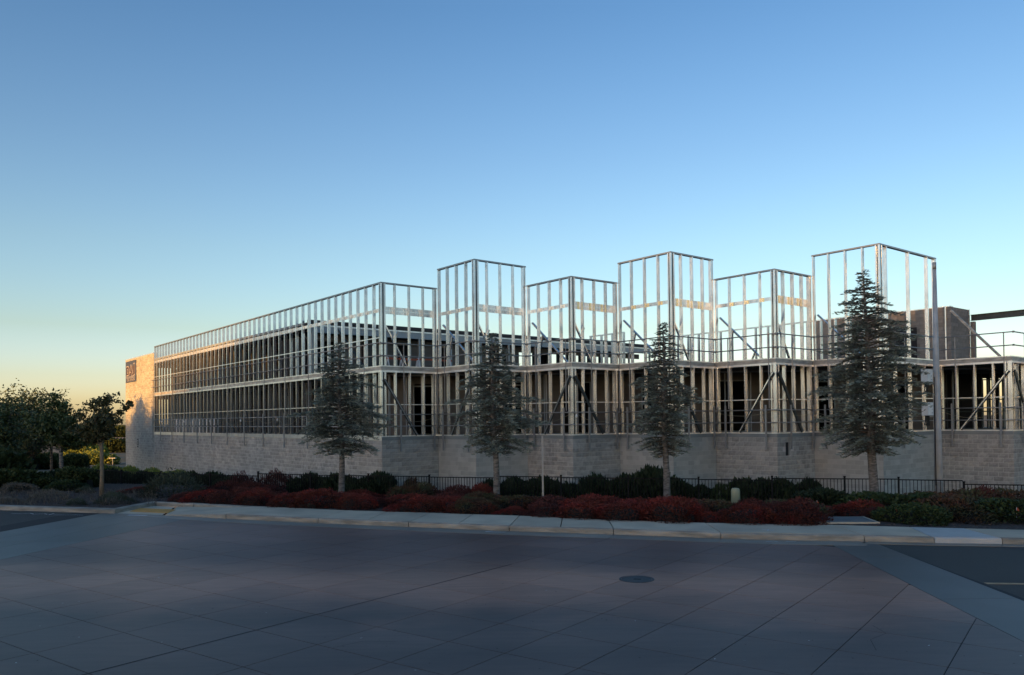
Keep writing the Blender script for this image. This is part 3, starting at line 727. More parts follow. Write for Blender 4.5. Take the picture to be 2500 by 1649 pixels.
def join_blocks(lst, parent, name='block'):
    by = {}
    for b_ in lst:
        by.setdefault(b_[4], []).append(b_)
    for m, bl in by.items():
        mb = MB()
        for (_, sm, hl, k, _m, p, rot, fx) in bl:
            vs, fs = BV[(sm, hl, k)]; c, s = math.cos(rot), math.sin(rot)
            mb.add([(p[0]+x*fx*c-y*s, p[1]+x*fx*s+y*c, p[2]+z) for x, y, z in vs], fs, random.random())
        o = mb.build(name, m, parent); o['kind'] = 'stuff'
ub_blocks = all_blocks; all_blocks = a_keep
for b_ in ub_blocks[:]:
    pass
ub_blocks.sort(key=lambda b_: -b_[5][2])
for b_ in ub_blocks[:220]:
    newobj('block', block_mesh(b_[1], b_[2], b_[3], b_[4]), ub, loc=b_[5], rotz=b_[6]).scale.x = b_[7]
if ub_blocks[220:]: join_blocks(ub_blocks[220:], ub)
fbox(fd, 4.97, 6.13, -.004, .3, SILL+3.26, SILL+5.52, 'doorway', 'black', ub)
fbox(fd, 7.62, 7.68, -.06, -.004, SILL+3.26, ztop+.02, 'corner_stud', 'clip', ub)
fbox(fe, 2.18, 2.24, -.06, -.004, SILL+3.26, ztop+.02, 'corner_stud', 'steel', ub)
fbox(fd, -.02, 7.9, -.02, .3, ztop+.001, ztop+.05, 'coping', 'track', ub)
all_blocks.sort(key=lambda b_: -b_[0])
for b_ in all_blocks[:300]:
    newobj('block', block_mesh(b_[1], b_[2], b_[3], b_[4]), masonry, loc=b_[5], rotz=b_[6]).scale.x = b_[7]
join_blocks(all_blocks[300:], masonry)

# decks and roofs
def poly(names): return [(p.x, p.y) for p in names]
zig = [PT[n]+V2*.06-U2*.06 for n in ORDER[1:]]
mb = MB(); mb.prism(poly([PT['W']+V2*.2]+zig+[Vector((32, 45, 0)), Vector((14, 62, 0)), Vector((-21, 84, 0))]), SILL+ZB-.28, SILL+ZB-.05)
mb.build('upper_deck', 'slabc', BLD)
mb = MB(); mb.prism(poly([PT['W']+V2*.3]+[p+V2*.1-U2*.1 for p in zig]+[Vector((32, 45, 0)), Vector((14, 62, 0)), Vector((-21, 84, 0))]), SILL-.3, SILL-.02)
mb.build('ground_floor_slab', 'slabc', BLD)
# inner ground floor wall, lap siding, door openings
def siding_wall(A, B, z0, z1, name, holes=(), exp=.15, back=True, m='siding'):
    d = (B-A); L_ = d.length; d /= L_; rot = math.atan2(d.y, d.x); w = empty(name, parent=BLD)
    mb = MB(); z = z0
    segs = []; cur = 0
    for h in sorted(holes): segs.append((cur, h[0])); cur = h[1]
    segs.append((cur, L_))
    while z < z1-.02:
        for s0, s1 in segs:
            if s1-s0 > .05:
                t = random.random(); mb.add([(s0, -.03, z), (s1, -.03, z), (s1, -.004, min(z+exp, z1)), (s0, -.004, min(z+exp, z1)), (s0, -.004, z), (s1, -.004, z)], [(0, 1, 2, 3), (0, 4, 5, 1)], t)
        for h in holes:   # above openings
            if z > h[2]:
                mb.add([(h[0], -.03, z), (h[1], -.03, z), (h[1], -.004, min(z+exp, z1)), (h[0], -.004, min(z+exp, z1))], [(0, 1, 2, 3)], .5)
        z += exp
    o = mb.build('siding_board', m, w, loc=(A.x, A.y, 0), rotz=rot); o['kind'] = 'stuff'
    if back:
        mb = MB()
        for s0, s1 in segs: mb.box((s0, 0, z0), (s1-s0, 0, 0), (0, .12, 0), (0, 0, z1-z0))
        mb.build('sheathing', 'black', w, loc=(A.x, A.y, 0), rotz=rot)
    for h in holes:
        mb = MB(); a, b_, c = h; z9 = z0
        P9 = [(a-.05, z9), (a, z9), (a, c), (b_, c), (b_, z9), (b_+.05, z9), (b_+.05, c+.06), (a-.05, c+.06)]
        vs = [(x, -.06, z) for x, z in P9]+[(x, .02, z) for x, z in P9]
        mb.add(vs, [(0, 1, 2, 7), (7, 2, 3, 6), (6, 3, 4, 5), (15, 10, 9, 8), (14, 11, 10, 15), (13, 12, 11, 14)]+[(i, i+8, (i+1) % 8+8, (i+1) % 8) for i in range(8)])
        mb.build('opening_frame', 'ledge', w, loc=(A.x, A.y, 0), rotz=rot)
    return w
IA = PT['P0']-U2*3.2+V2*1.5; IBq = Vector((21.3, 39.2, 0))
d_ = (IBq-IA)
siding_wall(IA, IBq, SILL, SILL+ZB-.3, 'inner_ground_floor_wall', holes=[(1.9, 3.0, SILL+2.4), (6.4, 7.2, SILL+2.4), (9.2, 10.6, SILL+2.5), (13.2, 14.0, SILL+2.4), (16.6, 18.4, SILL+2.5), (21.6, 22.6, SILL+2.4), (25.2, 26.2, SILL+2.4)])
# closed dark rooms behind
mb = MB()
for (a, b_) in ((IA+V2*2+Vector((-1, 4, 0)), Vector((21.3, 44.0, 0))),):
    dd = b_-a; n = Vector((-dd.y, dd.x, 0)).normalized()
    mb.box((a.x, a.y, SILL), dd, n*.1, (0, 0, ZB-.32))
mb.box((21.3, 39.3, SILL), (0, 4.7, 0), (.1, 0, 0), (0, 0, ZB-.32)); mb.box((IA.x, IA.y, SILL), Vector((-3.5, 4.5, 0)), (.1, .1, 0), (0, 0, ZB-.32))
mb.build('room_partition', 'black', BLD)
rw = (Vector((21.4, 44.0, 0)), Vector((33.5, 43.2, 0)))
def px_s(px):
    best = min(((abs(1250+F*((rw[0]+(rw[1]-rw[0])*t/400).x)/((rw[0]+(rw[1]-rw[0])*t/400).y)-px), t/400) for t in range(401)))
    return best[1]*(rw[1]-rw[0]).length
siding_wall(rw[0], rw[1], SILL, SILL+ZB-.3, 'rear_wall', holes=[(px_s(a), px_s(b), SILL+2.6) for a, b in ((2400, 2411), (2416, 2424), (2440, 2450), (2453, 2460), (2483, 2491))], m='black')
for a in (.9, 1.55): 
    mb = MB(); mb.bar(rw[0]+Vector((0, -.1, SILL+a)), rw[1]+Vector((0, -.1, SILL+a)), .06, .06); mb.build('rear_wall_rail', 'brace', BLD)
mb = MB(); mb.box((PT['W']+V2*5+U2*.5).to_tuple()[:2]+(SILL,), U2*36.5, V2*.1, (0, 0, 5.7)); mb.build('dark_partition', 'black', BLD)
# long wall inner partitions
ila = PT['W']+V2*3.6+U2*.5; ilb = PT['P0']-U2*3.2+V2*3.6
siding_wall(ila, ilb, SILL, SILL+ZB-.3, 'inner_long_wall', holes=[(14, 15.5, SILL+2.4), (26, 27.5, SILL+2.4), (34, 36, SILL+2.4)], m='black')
# second inner studs rows (far too many to tell apart)
def stud_row(A, B, off, z0, h, sp, name, m='post', miss=.15):
    d = (B-A); L_ = d.length; d /= L_; n = Vector((-d.y, d.x, 0)); mb = MB(); s = random.uniform(.1, sp)
    while s < L_:
        if random.random() > miss:
            p = A+d*s+n*off; mb.box((p.x, p.y, z0), d*.045, n*.09, (0, 0, h), random.random())
        s += sp
    mb.box((A+n*off).to_tuple()[:2]+(z0+h-.03,), d*L_, n*.09, (0, 0, .04)); mb.box((A+n*off).to_tuple()[:2]+(z0,), d*L_, n*.09, (0, 0, .03))
    o = mb.build(name, m, BLD); o['kind'] = 'stuff'
LA, LB = PT['L']+V2*.1, PT['P0']-U2*.6
stud_row(LA, LB, 1.1, SILL, ZB-.33, .62, 'interior_studs'); stud_row(LA, LB-U2*2, 2.3, SILL, ZB-.33, .8, 'interior_studs', miss=.35)
stud_row(LA, LB-U2*9.5, 1.3, SILL+ZB, 2.65, .62, 'interior_studs'); stud_row(LA, LB-U2*9.5, 2.6, SILL+ZB, 2.65, .9, 'interior_studs', miss=.3)
stud_row(IA+Vector((1, -1.2, 0)), Vector((23.0, 37.8, 0)), 0, SILL, ZB-.33, .75, 'interior_studs', miss=.25)
stud_row(IA+Vector((1, -.5, 0)), Vector((23.5, 38.6, 0)), 0, SILL, ZB-.33, 1.1, 'interior_studs', m='fascia', miss=.35)
stud_row(Vector((21.6, 41.5, 0)), Vector((27, 40.8, 0)), 0, SILL, ZB-.33, .42, 'interior_studs', m='brace', miss=.2)
# upper long wall back partition
ua = PT['W']+V2*3.9+U2*.6; ubb = PT['P0']-U2*8.6+V2*3.9
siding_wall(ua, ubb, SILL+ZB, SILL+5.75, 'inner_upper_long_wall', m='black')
# second storey volume behind the terrace
S0 = PT['P0']-U2*8.2+V2*.3
S1 = S0+V2*15.2; S2 = S0+V2*27.2
siding_wall(S0+V2*.3-U2*.9, S1-U2*.9, SILL+ZB-.05, SILL+5.55, 'upper_siding_wall', holes=[(.5, 1.6, SILL+5.3), (5.6, 6.5, SILL+5.3), (8.6, 9.4, SILL+5.3), (12.4, 13.8, SILL+5.3)])
mb = MB(); q = [S0+V2*.35-U2*1.3, S1-U2*1.3, S1-U2*5, S0-U2*5+V2*.35]
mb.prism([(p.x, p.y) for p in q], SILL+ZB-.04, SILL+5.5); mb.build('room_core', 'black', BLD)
mb = MB(); q = [S0-V2*.12, S2, S2-U2*4.6, S1-U2*4.6, S1-U2*22, PT['W']+V2*22, PT['W']+V2*.35]
roofpoly = [(p.x, p.y) for p in q]
mb.prism(roofpoly, SILL+5.98, SILL+6.07); mb.build('roof_membrane', 'roofm', BLD)
mb = MB(); mb.prism(roofpoly, SILL+5.93, SILL+5.979); mb.build('roof_deck', 'black', BLD)
fr = dict(A=S0-V2*.1, d=V2, inn=-U2, L=27.3, rot=math.atan2(V2.y, V2.x), u=False)
fbox(fr, 0, 27.3, -.02, .12, SILL+6.072, SILL+6.22, 'roof_curb', 'roofm', BLD)
fbox(fr, 0, 27.3, -.05, .0, SILL+5.90, SILL+5.975, 'gutter_trim', 'track', BLD)
fbox(fr, 0, 27.3, .0, .12, SILL+5.55, SILL+5.92, 'fascia_beam', 'fascia', BLD)
fbox(fr, .5, 27.0, .85, .95, SILL+5.2, SILL+5.55, 'soffit_header', 'siding', BLD)
for s in list(np.arange(.2, 27.3, 2.25)): fbox(fr, s, s+.12, .0, .10, SILL+ZB-.04, SILL+5.55, 'terrace_post', 'post', BLD)
for s in (15.6, 16.5, 17.4, 18.3, 19.5, 20.6, 21.5, 22.8, 23.7, 24.9, 26.2): fbox(fr, s, s+.16, 2.9, 3.1, SILL+ZB-.04, SILL+5.5, 'back_post', 'brace', BLD)
for s0, s1 in ((15.3, 16.1), (18.3, 19.5), (22.8, 23.4)): fbox(fr, s0, s1, 3.0, 3.08, SILL+ZB-.04, SILL+5.5, 'back_panel', 'black', BLD)
for z in (.55, 1.05): fbox(fr, 15.4, 27.0, 2.8, 2.85, SILL+ZB+z, SILL+ZB+z+.05, 'back_rail', 'pipe', BLD)
# brown parapet piece on the roof
mb = MB(); p = at(1262, 812, Y=58); mb.box((p.x, 58, SILL+6.1), (2.7, 1.2, 0), (-1, 2, 0), (0, 0, .62)); mb.build('roof_hatch_curb', 'rooff', BLD)
# low screen frames standing on the terrace
def screen(A, B, h, n, name='terrace_screen_frame'):
    d = (B-A); L_ = d.length; f = dict(A=A, d=d/L_, inn=Vector((-d.y, d.x, 0))/L_, L=L_, rot=math.atan2(d.y, d.x), u=True)
    w = empty(name, parent=BLD)
    for i in range(n+1): stud(f, .04+(L_-.08)*i/n, SILL+ZB-.04, h-.03, w)
    fbox(f, 0, L_, 0, .155, SILL+ZB+h-.07, SILL+ZB+h-.01, 'screen_track', 'steel', w)
screen(Vector((4.45, 45.4, 0)), Vector((6.1, 43.35, 0)), 2.2, 3); screen(Vector((9.5, 45.8, 0)), Vector((16.5, 37.1, 0)), 2.2, 15)
# beam and column
mb = MB(); a = CB+V2*2.55+Vector((0, 0, SILL+6.02)); 
for dz, w, h in ((.15, .2, .025), (-.15, .2, .025), (0, .02, .28)): mb.bar(a+Vector((0, 0, dz)), a+U2*9+Vector((0, 0, dz)), w, h)
mb.build('roof_beam', 'beam', BLD)
mb = MB(); mb.box(CB+V2*2.42+Vector((0, 0, SILL+ZB-.04)), U2*.2, V2*.24, (0, 0, 2.58)); mb.build('roof_column', 'darkblock', BLD)
# terrace edge brace at the right of the last tower
f6 = FACETS[ORDER.index('I6')]
mb = MB(); mb.bar((.2, .25, 5.55), (2.1, .6, 3.3), .09, .13, (0, 1, 0)); mb.build('kicker_brace', 'rim', BLD, loc=(f6['A'].x+.3, f6['A'].y, SILL), rotz=f6['rot'])

# guard rails, upper and lower
ringo = [PT[n]+(U2-V2)*.14 for n in ORDER]; ringo[0] = PT['L']-V2*.14-U2*.25
FRV = {}
for lvl, zs in (('upper_guard_rail', (3.70, 4.27)), ('lower_guard_rail', (.48, 1.02))):
    gr = empty(lvl, parent=BLD)
    for z in zs:
        for k in range(len(ringo)-1):
            mb = MB(); a = ringo[k]; b_ = ringo[k+1]
            mb.tube([a+Vector((0, 0, SILL+z)), b_+Vector((0, 0, SILL+z))], .027, 6); mb.build('rail_pipe', 'pipe', gr, smooth=True)
            mb = MB(); mb.tube([b_+Vector((0, 0, SILL+z-.04)), b_+Vector((0, 0, SILL+z+.04))], .045, 8); mb.build('rail_fitting', 'pipe', gr)
    for f in FACETS:
        if f['key'] == ('L', 'P0'): ss = [f['L']-1.55-3.05*i for i in range(12)]+[.05]
        elif f['u']: ss = [f['L']*.2, f['L']*.86]
        else: ss = [f['L']*.3, f['L']*.9]
        for s in ss:
            p = f['A']+f['d']*s-f['inn']*.14
            mb = MB()
            if lvl[0] == 'u': mb.tube([(0, 0, SILL+1.1), (0, 0, SILL+4.29)], .022, 6); mb.build('rail_post', 'pipe', gr, loc=(p.x+f['d'].x*.18, p.y+f['d'].y*.18, 0))
            else:
                mb.box((-.035, -.03, SILL-.68), (.07, 0, 0), (0, .06, 0), (0, 0, 1.92)); mb.build('rail_post', 'post', gr, loc=(p.x, p.y, 0), rotz=f['rot'])
# temporary light strings
ls = empty('light_string', (0, 0, 0)); tag(ls, 'temporary work light string of sagging cord and bulbs hung along the lower rail', 'light string')
pts = []; bulbs = []
for f in FACETS[:-2]:
    n = 13 if f['key'] == ('L', 'P0') else 1
    for i in range(n):
        s0 = f['L']*i/n; s1 = f['L']*(i+1)/n
        for k in range(8):
            t = k/8; s = s0+(s1-s0)*t; p = f['A']+f['d']*s-f['inn']*.2
            pts.append((p.x, p.y, SILL+1.0-.38*math.sin(math.pi*t)**.8*(.6+.5*((i*7+int(f['A'].x*3)) % 3)/2)))
        if (i+int(f['A'].x)) % 2 == 0: p = f['A']+f['d']*(s0+.05)-f['inn']*.2; bulbs.append((p.x, p.y, SILL+.9))
mb = MB(); mb.tube(pts, .008, 4); mb.build('cord', 'cord', ls)
for b_ in bulbs:
    mb = MB(); mb.tube([(0, 0, .06), (0, 0, .02), (0, 0, -.03), (0, 0, -.09), (0, 0, -.12)], [.016, .02, .045, .045, .015], 8); mb.build('bulb', 'white', ls, smooth=True, loc=b_)
# orange barricades on the terrace
for k, (px, dd) in enumerate(((968, 0), (1000, .3), (1042, .1), (1080, .4))):
    p = at(px, 880, Y=41.5+dd+k*.4); sw = empty('barricade', (p.x, p.y, SILL+ZB-.05), rotz=R(35))
    tag(sw, ['leftmost small orange barricade on the upper deck behind the first bay', 'second orange barricade from the left on the upper deck', 'third orange barricade from the left on the upper deck', 'rightmost small orange barricade on the upper deck near the first tall bay'][k], 'barricade', 'orange barricades on the upper deck')
    mb = MB(); mb.box((-.6, -.02, .72), (1.2, 0, 0), (0, .04, 0), (0, 0, .08)); mb.build('board', 'orange', sw)
    for x in (-.5, .46):
        for s in (-1, 1):
            mb = MB(); mb.bar((x, 0, .84), (x, s*.28, 0), .04, .04, (1, 0, 0)); mb.build('leg', 'white', sw)
# pale wrapped bundles inside the long wall
fl = FACETS[0]
for k, s in enumerate((4.2, 6.0, 7.9, 9.6, 11.2, 12.6)):
    p = fl['A']+fl['d']*s+fl['inn']*.8; bd = empty('wrapped_bundle', (p.x, p.y, SILL), rotz=fl['rot'])
    nm = ['first', 'second', 'third', 'fourth', 'fifth', 'sixth'][k]
    tag(bd, nm+' pale wrapped bundle from the left, upright behind the ground floor studs', 'bundle', 'wrapped bundles inside the long wall')
    mb = MB(); mb.tube([(0, 0, .0), (0, 0, .04), (0, 0, 1.0), (0, 0, 1.04)], [.32, .34, .34, .30], 12); mb.build('roll', 'white' if k % 2 == 0 else 'box', bd, smooth=True)
    mb = MB(); mb.tube([(0, 0, .48), (0, 0, .56)], [.346, .346], 12); mb.build('band', 'banner', bd)
# banner
bn = empty('contractor_banner', tuple(PT['W']+U2*.25-V2*.05+Vector((0, 0, 6.95))), rotz=TH); tag(bn, 'blue grey contractor banner with outlined letters at the top corner of the end wall', 'banner')
W_, H_ = 3.6, 1.75
bt_ = 8.62-6.95
mb = MB(); mb.box((0, 0, bt_-1.9), (W_, 0, 0), (0, .03, 0), (0, 0, 1.9)); mb.build('sheet', 'banner', bn)
def text(body, size, loc, m, parent, width=None, ext=.004, sx=1.0):
    cu = bpy.data.curves.new('lettering', 'FONT'); cu.body = body; cu.size = size; cu.extrude = ext; cu.align_x = 'CENTER'
    cu.materials.append(M[m]); o = bpy.data.objects.new('lettering', cu); COL.objects.link(o); o.parent = parent
    bpy.context.view_layer.update()
    me = bpy.data.meshes.new_from_object(o.evaluated_get(bpy.context.evaluated_depsgraph_get())); bpy.data.objects.remove(o); me.name = 'lettering'
    o = newobj('lettering', me, parent); o.location = loc; o.rotation_euler = (math.pi/2, 0, 0); o.scale = (sx, 1, 1); return o
z1_ = bt_-.42; z2_ = bt_-1.28
mb = MB(); mb.box((.3, -.006, z2_), (3.05, 0, 0), (0, .005, 0), (0, 0, .80)); mb.build('letter_field', 'banner_red', bn)
def stroke(pts, w, m='banner_white', name='letter'):
    mb = MB()
    for a, b_ in zip(pts[:-1], pts[1:]): mb.bar((a[0], -.012, a[1]), (b_[0], -.012, b_[1]), w, .006, (0, 1, 0))
    mb.build(name, m, bn)
a0 = z2_
stroke([(.3, a0+.8), (.95, a0+.86), (1.3, a0+.62), (1.3, a0+.25), (1.05, a0+.02), (.3, a0)], .07)      # D
stroke([(.62, a0+.6), (.9, a0+.55), (.95, a0+.35), (.75, a0+.2), (.62, a0+.2), (.62, a0+.6)], .06)
stroke([(1.35, a0+.05), (1.95, a0+.95), (2.6, a0+.05)], .08)                                            # A
stroke([(1.6, a0+.3), (1.95, a0+.25), (2.1, a0-.05), (2.3, a0-.12)], .06)
stroke([(2.65, a0+.15), (2.65, a0+.9), (2.85, a0+1.0), (3.3, a0+1.0), (3.3, a0+.02), (2.3, a0-.12)], .06)  # I
stroke([(.3, a0-.12), (3.3, a0-.12)], .035, name='underline'); stroke([(.3, a0-.22), (3.3, a0-.22)], .035, name='underline')
text('CIVIL', .30, (.85, -.012, a0-.50), 'banner_white', bn, sx=1.05); text('CONTRACTING', .30, (2.33, -.012, a0-.50), 'banner_white', bn, sx=.86)

# ------------------------------------------------------------------ fence
FL = [(-31, 49.5), (-28, 47), (-25.2, 44.6), (-22.4, 42.1), (-19.9, 40.6), (-17.3, 39.3), (-14.4, 38.0), (-11.75, 36.85), (-9.05, 35.75), (-6.3, 34.85), (-3.55, 33.95), (-.75, 33.1), (1.95, 32.3), (4.55, 31.5), (7.15, 30.75), (9.75, 30.05), (12.25, 29.5), (14.05, 29.1), (16.0, 28.35), (18.6, 27.5), (21.3, 26.6), (24, 25.7)]
FT = [-.1, .1, .3, .63, .60, .57, .55, .66, .64, .64, .62, .68, .66, .66, .64, .70, .70, .68, .55, .45, .45, .45]
fence = empty('metal_fence', (0, 0, 0)); tag(fence, 'black iron picket fence stepping along the bank below the building', 'fence')
pk = MB(); pk.box((-.010, -.010, 0), (.020, 0, 0), (0, .020, 0), (0, 0, 1.1)); pkm = pk.mesh('picket', 'black_iron')
pk = MB(); pk.box((-.010, -.010, 0), (.020, 0, 0), (0, .020, 0), (0, 0, 1.1)); pk.tube([(0, 0, .40), (0, 0, .43), (0, 0, .46), (0, 0, .49)], [.008, .028, .028, .008], 6); pkb = pk.mesh('picket', 'black_iron')
picks = []
for k in range(len(FL)-1):
    A = Vector((*FL[k], 0)); B = Vector((*FL[k+1], 0)); d = B-A; L_ = d.length; d /= L_; zt = FT[k]; rot = math.atan2(d.y, d.x)
    mb = MB(); mb.box((-.032, -.032, 0), (.064, 0, 0), (0, .064, 0), (0, 0, 1.36)); mb.box((-.042, -.042, 1.36), (.084, 0, 0), (0, .084, 0), (0, 0, .03)); mb.build('fence_post', 'black_iron', fence, loc=(A.x, A.y, zt-1.3), rotz=rot)
    for z, h in ((0, .038), (-1.05, .032)):
        mb = MB(); mb.box((.034, -.014, -h), (L_-.068, 0, 0), (0, .028, 0), (0, 0, h)); mb.build('fence_rail', 'black_iron', fence, loc=(A.x, A.y, zt+z), rotz=rot)
    n = int(L_/.118)
    for i in range(1, n):
        p = A+d*(L_*i/n); picks.append((abs(k-13), p, zt-1.1-.003, rot, i % 2))
picks.sort(key=lambda t: t[0] if t[1].x > -13 else 99)
for _, p, z, rot, bl in picks[:300]: newobj('picket', pkb if bl else pkm, fence, loc=(p.x, p.y, z), rotz=rot)
mb = MB()
for _, p, z, rot, bl in picks[300:]: mb.box((p.x-.01, p.y-.01, z), (.02, 0, 0), (0, .02, 0), (0, 0, 1.1))
mb.build('picket', 'black_iron', fence)['kind'] = 'stuff'

# ------------------------------------------------------------------ light pole, sign post, pedestal, flags
lp = empty('light_pole', (15.72, 29.5, -.6)); tag(lp, 'tall tapered grey metal pole with two pale equipment boxes in front of the right tower', 'pole')
mb = MB(); mb.tube([(0, 0, 0), (0, 0, 3.2), (0, 0, 6), (0, 0, 9.05)], [.155, .125, .10, .063], 20); mb.build('shaft', 'pole', lp, smooth=True)
mb = MB(); mb.tube([(0, 0, 9.0), (0, 0, 9.26)], [.068, .068], 16); mb.build('top_sleeve', 'poletop', lp, smooth=True)
mb = MB(); mb.tube([(0, 0, 1.15), (0, 0, 1.19)], [.152, .152], 20); mb.build('band', 'pole', lp)
for k, (zz, mm) in enumerate(((5.05-.0, 'box'), (3.83, 'white'))):
    q = empty('equipment_box', (-.42, -.1, zz), rotz=R(38), parent=lp)
    mb = MB(); mb.box((-.2, -.13, -.24), (.2, 0, 0), (0, .24, 0), (0, 0, .48)); mb.build('box_body', mm, q)
    mb = MB(); mb.box((.003, -.135, -.24), (.2, 0, 0), (0, .24, 0), (0, 0, .48)); mb.build('box_door', mm, q)
    mb = MB(); mb.box((.05, -.141, -.02), (.09, 0, 0), (0, .005, 0), (0, 0, .018)); mb.box((.05, -.141, -.16), (.1, 0, 0), (0, .005, 0), (0, 0, .02)); mb.build('name_plate', 'ledge', q)
    mb = MB(); mb.bar((.15, .05, .12), (.42, -.16, .12), .05, .05); mb.bar((.15, .05, -.28), (.42, -.16, -.28), .05, .05); mb.build('bracket', 'poletop', q)
    mb = MB()
    for j in range(9):
        x = -.16+.04*j; mb.tube([(x, 0, -.24), (x+.01, .01, -.38), (x+random.uniform(-.06, .06), .03, -.5-random.uniform(0, .12)), (.2, .0, -.62)], .011, 5)
    mb.build('cable', 'cable', q)
mb = MB(); mb.tube([(-.14, -.08, 1.0), (-.13, -.07, 5.0)], .02, 6); mb.build('conduit', 'cable', lp)
sp = tag(empty('sign_post', (.99, 26.4, 0)), 'thin bare grey metal post without a sign standing in the red shrubs', 'post')
mb = MB(); mb.box((-.03, -.03, -.05), (.06, 0, 0), (0, .06, 0), (0, 0, 2.5)); mb.build('tube', 'pipe', sp)
mb = MB(); mb.box((-.038, -.038, -.05), (.076, 0, 0), (0, .076, 0), (0, 0, .35)); mb.build('anchor_sleeve', 'post', sp)
pd = tag(empty('utility_pedestal', (6.85, 24.6, .16)), 'pale rounded plastic utility pedestal rising from the red shrubs', 'pedestal')
mb = MB(); mb.tube([(0, 0, 0), (0, 0, .55), (0, 0, .62), (0, 0, .655), (0, 0, .665)], [.135, .135, .128, .10, .05], 20); mb.build('cap', 'pedestal', pd, smooth=True)
mb = MB(); mb.tube([(0, 0, 0), (0, 0, .12)], [.15, .15], 20); mb.build('base_ring', 'box', pd)
for k, (x, y, m, lab) in enumerate(((9.4, 25.3, 'orange', 'small orange marking flag under the dark shrub, leftmost of the cluster'), (9.2, 24.2, 'orange', 'small orange marking flag beside the vault lid, nearest of the cluster'), (9.72, 25.9, 'white', 'small pale marking flag behind the orange ones'), (10.2, 24.2, 'orange', 'small orange marking flag before the red shrub left of tallest conifer'), (10.5, 22.0, 'orange', 'small orange marking flag in front of the low green shrub right of the vault lid'), (13.6, 21.6, 'orange', 'small orange marking flag at the far right in front of the green shrubs'))):
    fg = tag(empty('marking_flag', (x, y, ground(x, y))), lab, 'marking flag', 'marking flags in the planting bed')
    mb = MB(); mb.tube([(0, 0, -.02), (0, 0, .42)], .004, 5); mb.build('wire', 'box', fg)
    mb = MB(); mb.add([(0, 0, .42), (.05, -.02, .36), (.07, -.01, .22), (.005, 0, .2)], [(0, 1, 2, 3)]); mb.build('flag', m, fg)

# ------------------------------------------------------------------ trees
def cedar(name, x, y, ztop, Rm, zbot, tr, label, seed, lean=(0, 0), sweep=None):
    rng = np.random.default_rng(seed); z0 = ground(x, y)-.05; H = ztop-z0
    t = tag(empty(name, (x, y, z0)), label, 'conifer tree', 'conifers along the planting bed')
    mb = MB(); n = 16; P = []; rr = []
    for i in range(n+1):
        f = i/n; P.append((lean[0]*f+.03*math.sin(f*9+seed), lean[1]*f+.02*math.cos(f*7+seed), H*f)); rr.append(tr*(1-f)**.75*(1+.5*max(0, .03-f)/.03)+.006)
    mb.tube(P, rr, 12); tk = mb.build('trunk', 'bark_pale', t, smooth=True)
    mb = MB(); kz = 1.05; mb.tube([(-.02, -tr*.8, kz), (-.02, -tr*1.12, kz)], [.06, .045], 8); mb.build('knot', 'bark_pale', t)
    def axis(z):
        f = z/H; return np.array([np.interp(f, np.arange(n+1)/n, [p[0] for p in P]), np.interp(f, np.arange(n+1)/n, [p[1] for p in P]), z])
    def prof(f):   # f from the tip 0 to the crown base 1
        return float(np.interp(f, [0, .06, .12, .2, .3, .4, .52, .66, .8, .92, 1.0], [.02, .12, .28, .42, .56, .70, .83, .95, 1.0, .85, .42]))
    Hc = H-(zbot-z0); Q = []; T = []; br = MB(); nb = int(142*Hc/4.5)
    for b_ in range(nb):
        f = ((b_+rng.random())/nb)**.86; z = H-Hc*f
        az = b_*2.3999+rng.random()*.9; L_ = Rm*prof(f)*rng.uniform(.5, 1.28)*(1+.16*math.sin(az*2+seed+f*5))
        if sweep: L_ *= 1+sweep[1]*max(0, math.cos(az-sweep[0]))**3
        L_ = max(L_, .08)
        a = axis(z); d = np.array([math.cos(az), math.sin(az), 0]); up = rng.uniform(.10, .40) if f < .85 else rng.uniform(.0, .25)
        drop = rng.uniform(.12, .30)
        ns = max(4, int(L_/.10)); pts = []
        for i in range(ns+1):
            s = i/ns; pts.append(a+d*L_*s+np.array([0, 0, L_*(up*s-drop*s*s*1.3)]))
        if L_ > .25: br.tube([tuple(p) for p in pts[::2]], [.020*(1-.8*k/len(pts[::2]))*(1+tr*3) for k in range(len(pts[::2]))], 4, cap=False)
        side = np.array([-d[1], d[0], 0])
        for i in range(max(1, int(ns*.2)), ns+1):
            s = i/ns; p = pts[i]
            for sg in (-1, 1):
                if rng.random() < .12: continue
                tl = L_*.36*(1.1-s)*rng.uniform(.6, 1.2)+.10+.06*rng.random(); k = max(2, int(tl/.06))
                td = d*.85+side*sg*rng.uniform(.45, 1.0); td /= np.linalg.norm(td); lift = rng.uniform(-.22, .30)
                for j in range(k):
                    u = (j+.6)/k; c = p+td*tl*u+np.array([0, 0, tl*(lift*u-.30*u*u)+.02*rng.normal()])
                    Q.append(np.concatenate([c, td+np.array([0, 0, .10])])); T.append(.05+.35*s+.45*u*rng.random()+.12*rng.random())
    Q = np.array(Q); T = np.array(T)
    C = Q[:, :3]; D = Q[:, 3:]
    q1 = leaf_quads(C, .15, .24, D*3.0, 0.0, rng); q2 = leaf_quads(C+rng.normal(size=C.shape)*.015, .10, .26, D*1.6+np.array([0, 0, .5]), 0.0, rng)
    q = np.concatenate([q1, q2]); TT = np.clip(np.concatenate([T, T+.15*rng.random(len(T))]), 0, 1)
    newobj('crown', quads_mesh('crown', q, 'cedar', TT), t); br.build('branches', 'bark_dark', t)['kind'] = 'stuff'
    return t
cedar('conifer_tree', -6.65, 31.15, 6.10, 1.52, 1.75, .125, 'leftmost of the four blue green street conifers, before the long wall', 11, (-.12, 0), (R(0), .12))
cedar('conifer_tree', -.56, 27.6, 6.0, 1.32, 1.85, .115, 'second conifer from the left, pale trunk with a forked low branch', 12, (-.15, 0), (R(0), .15))
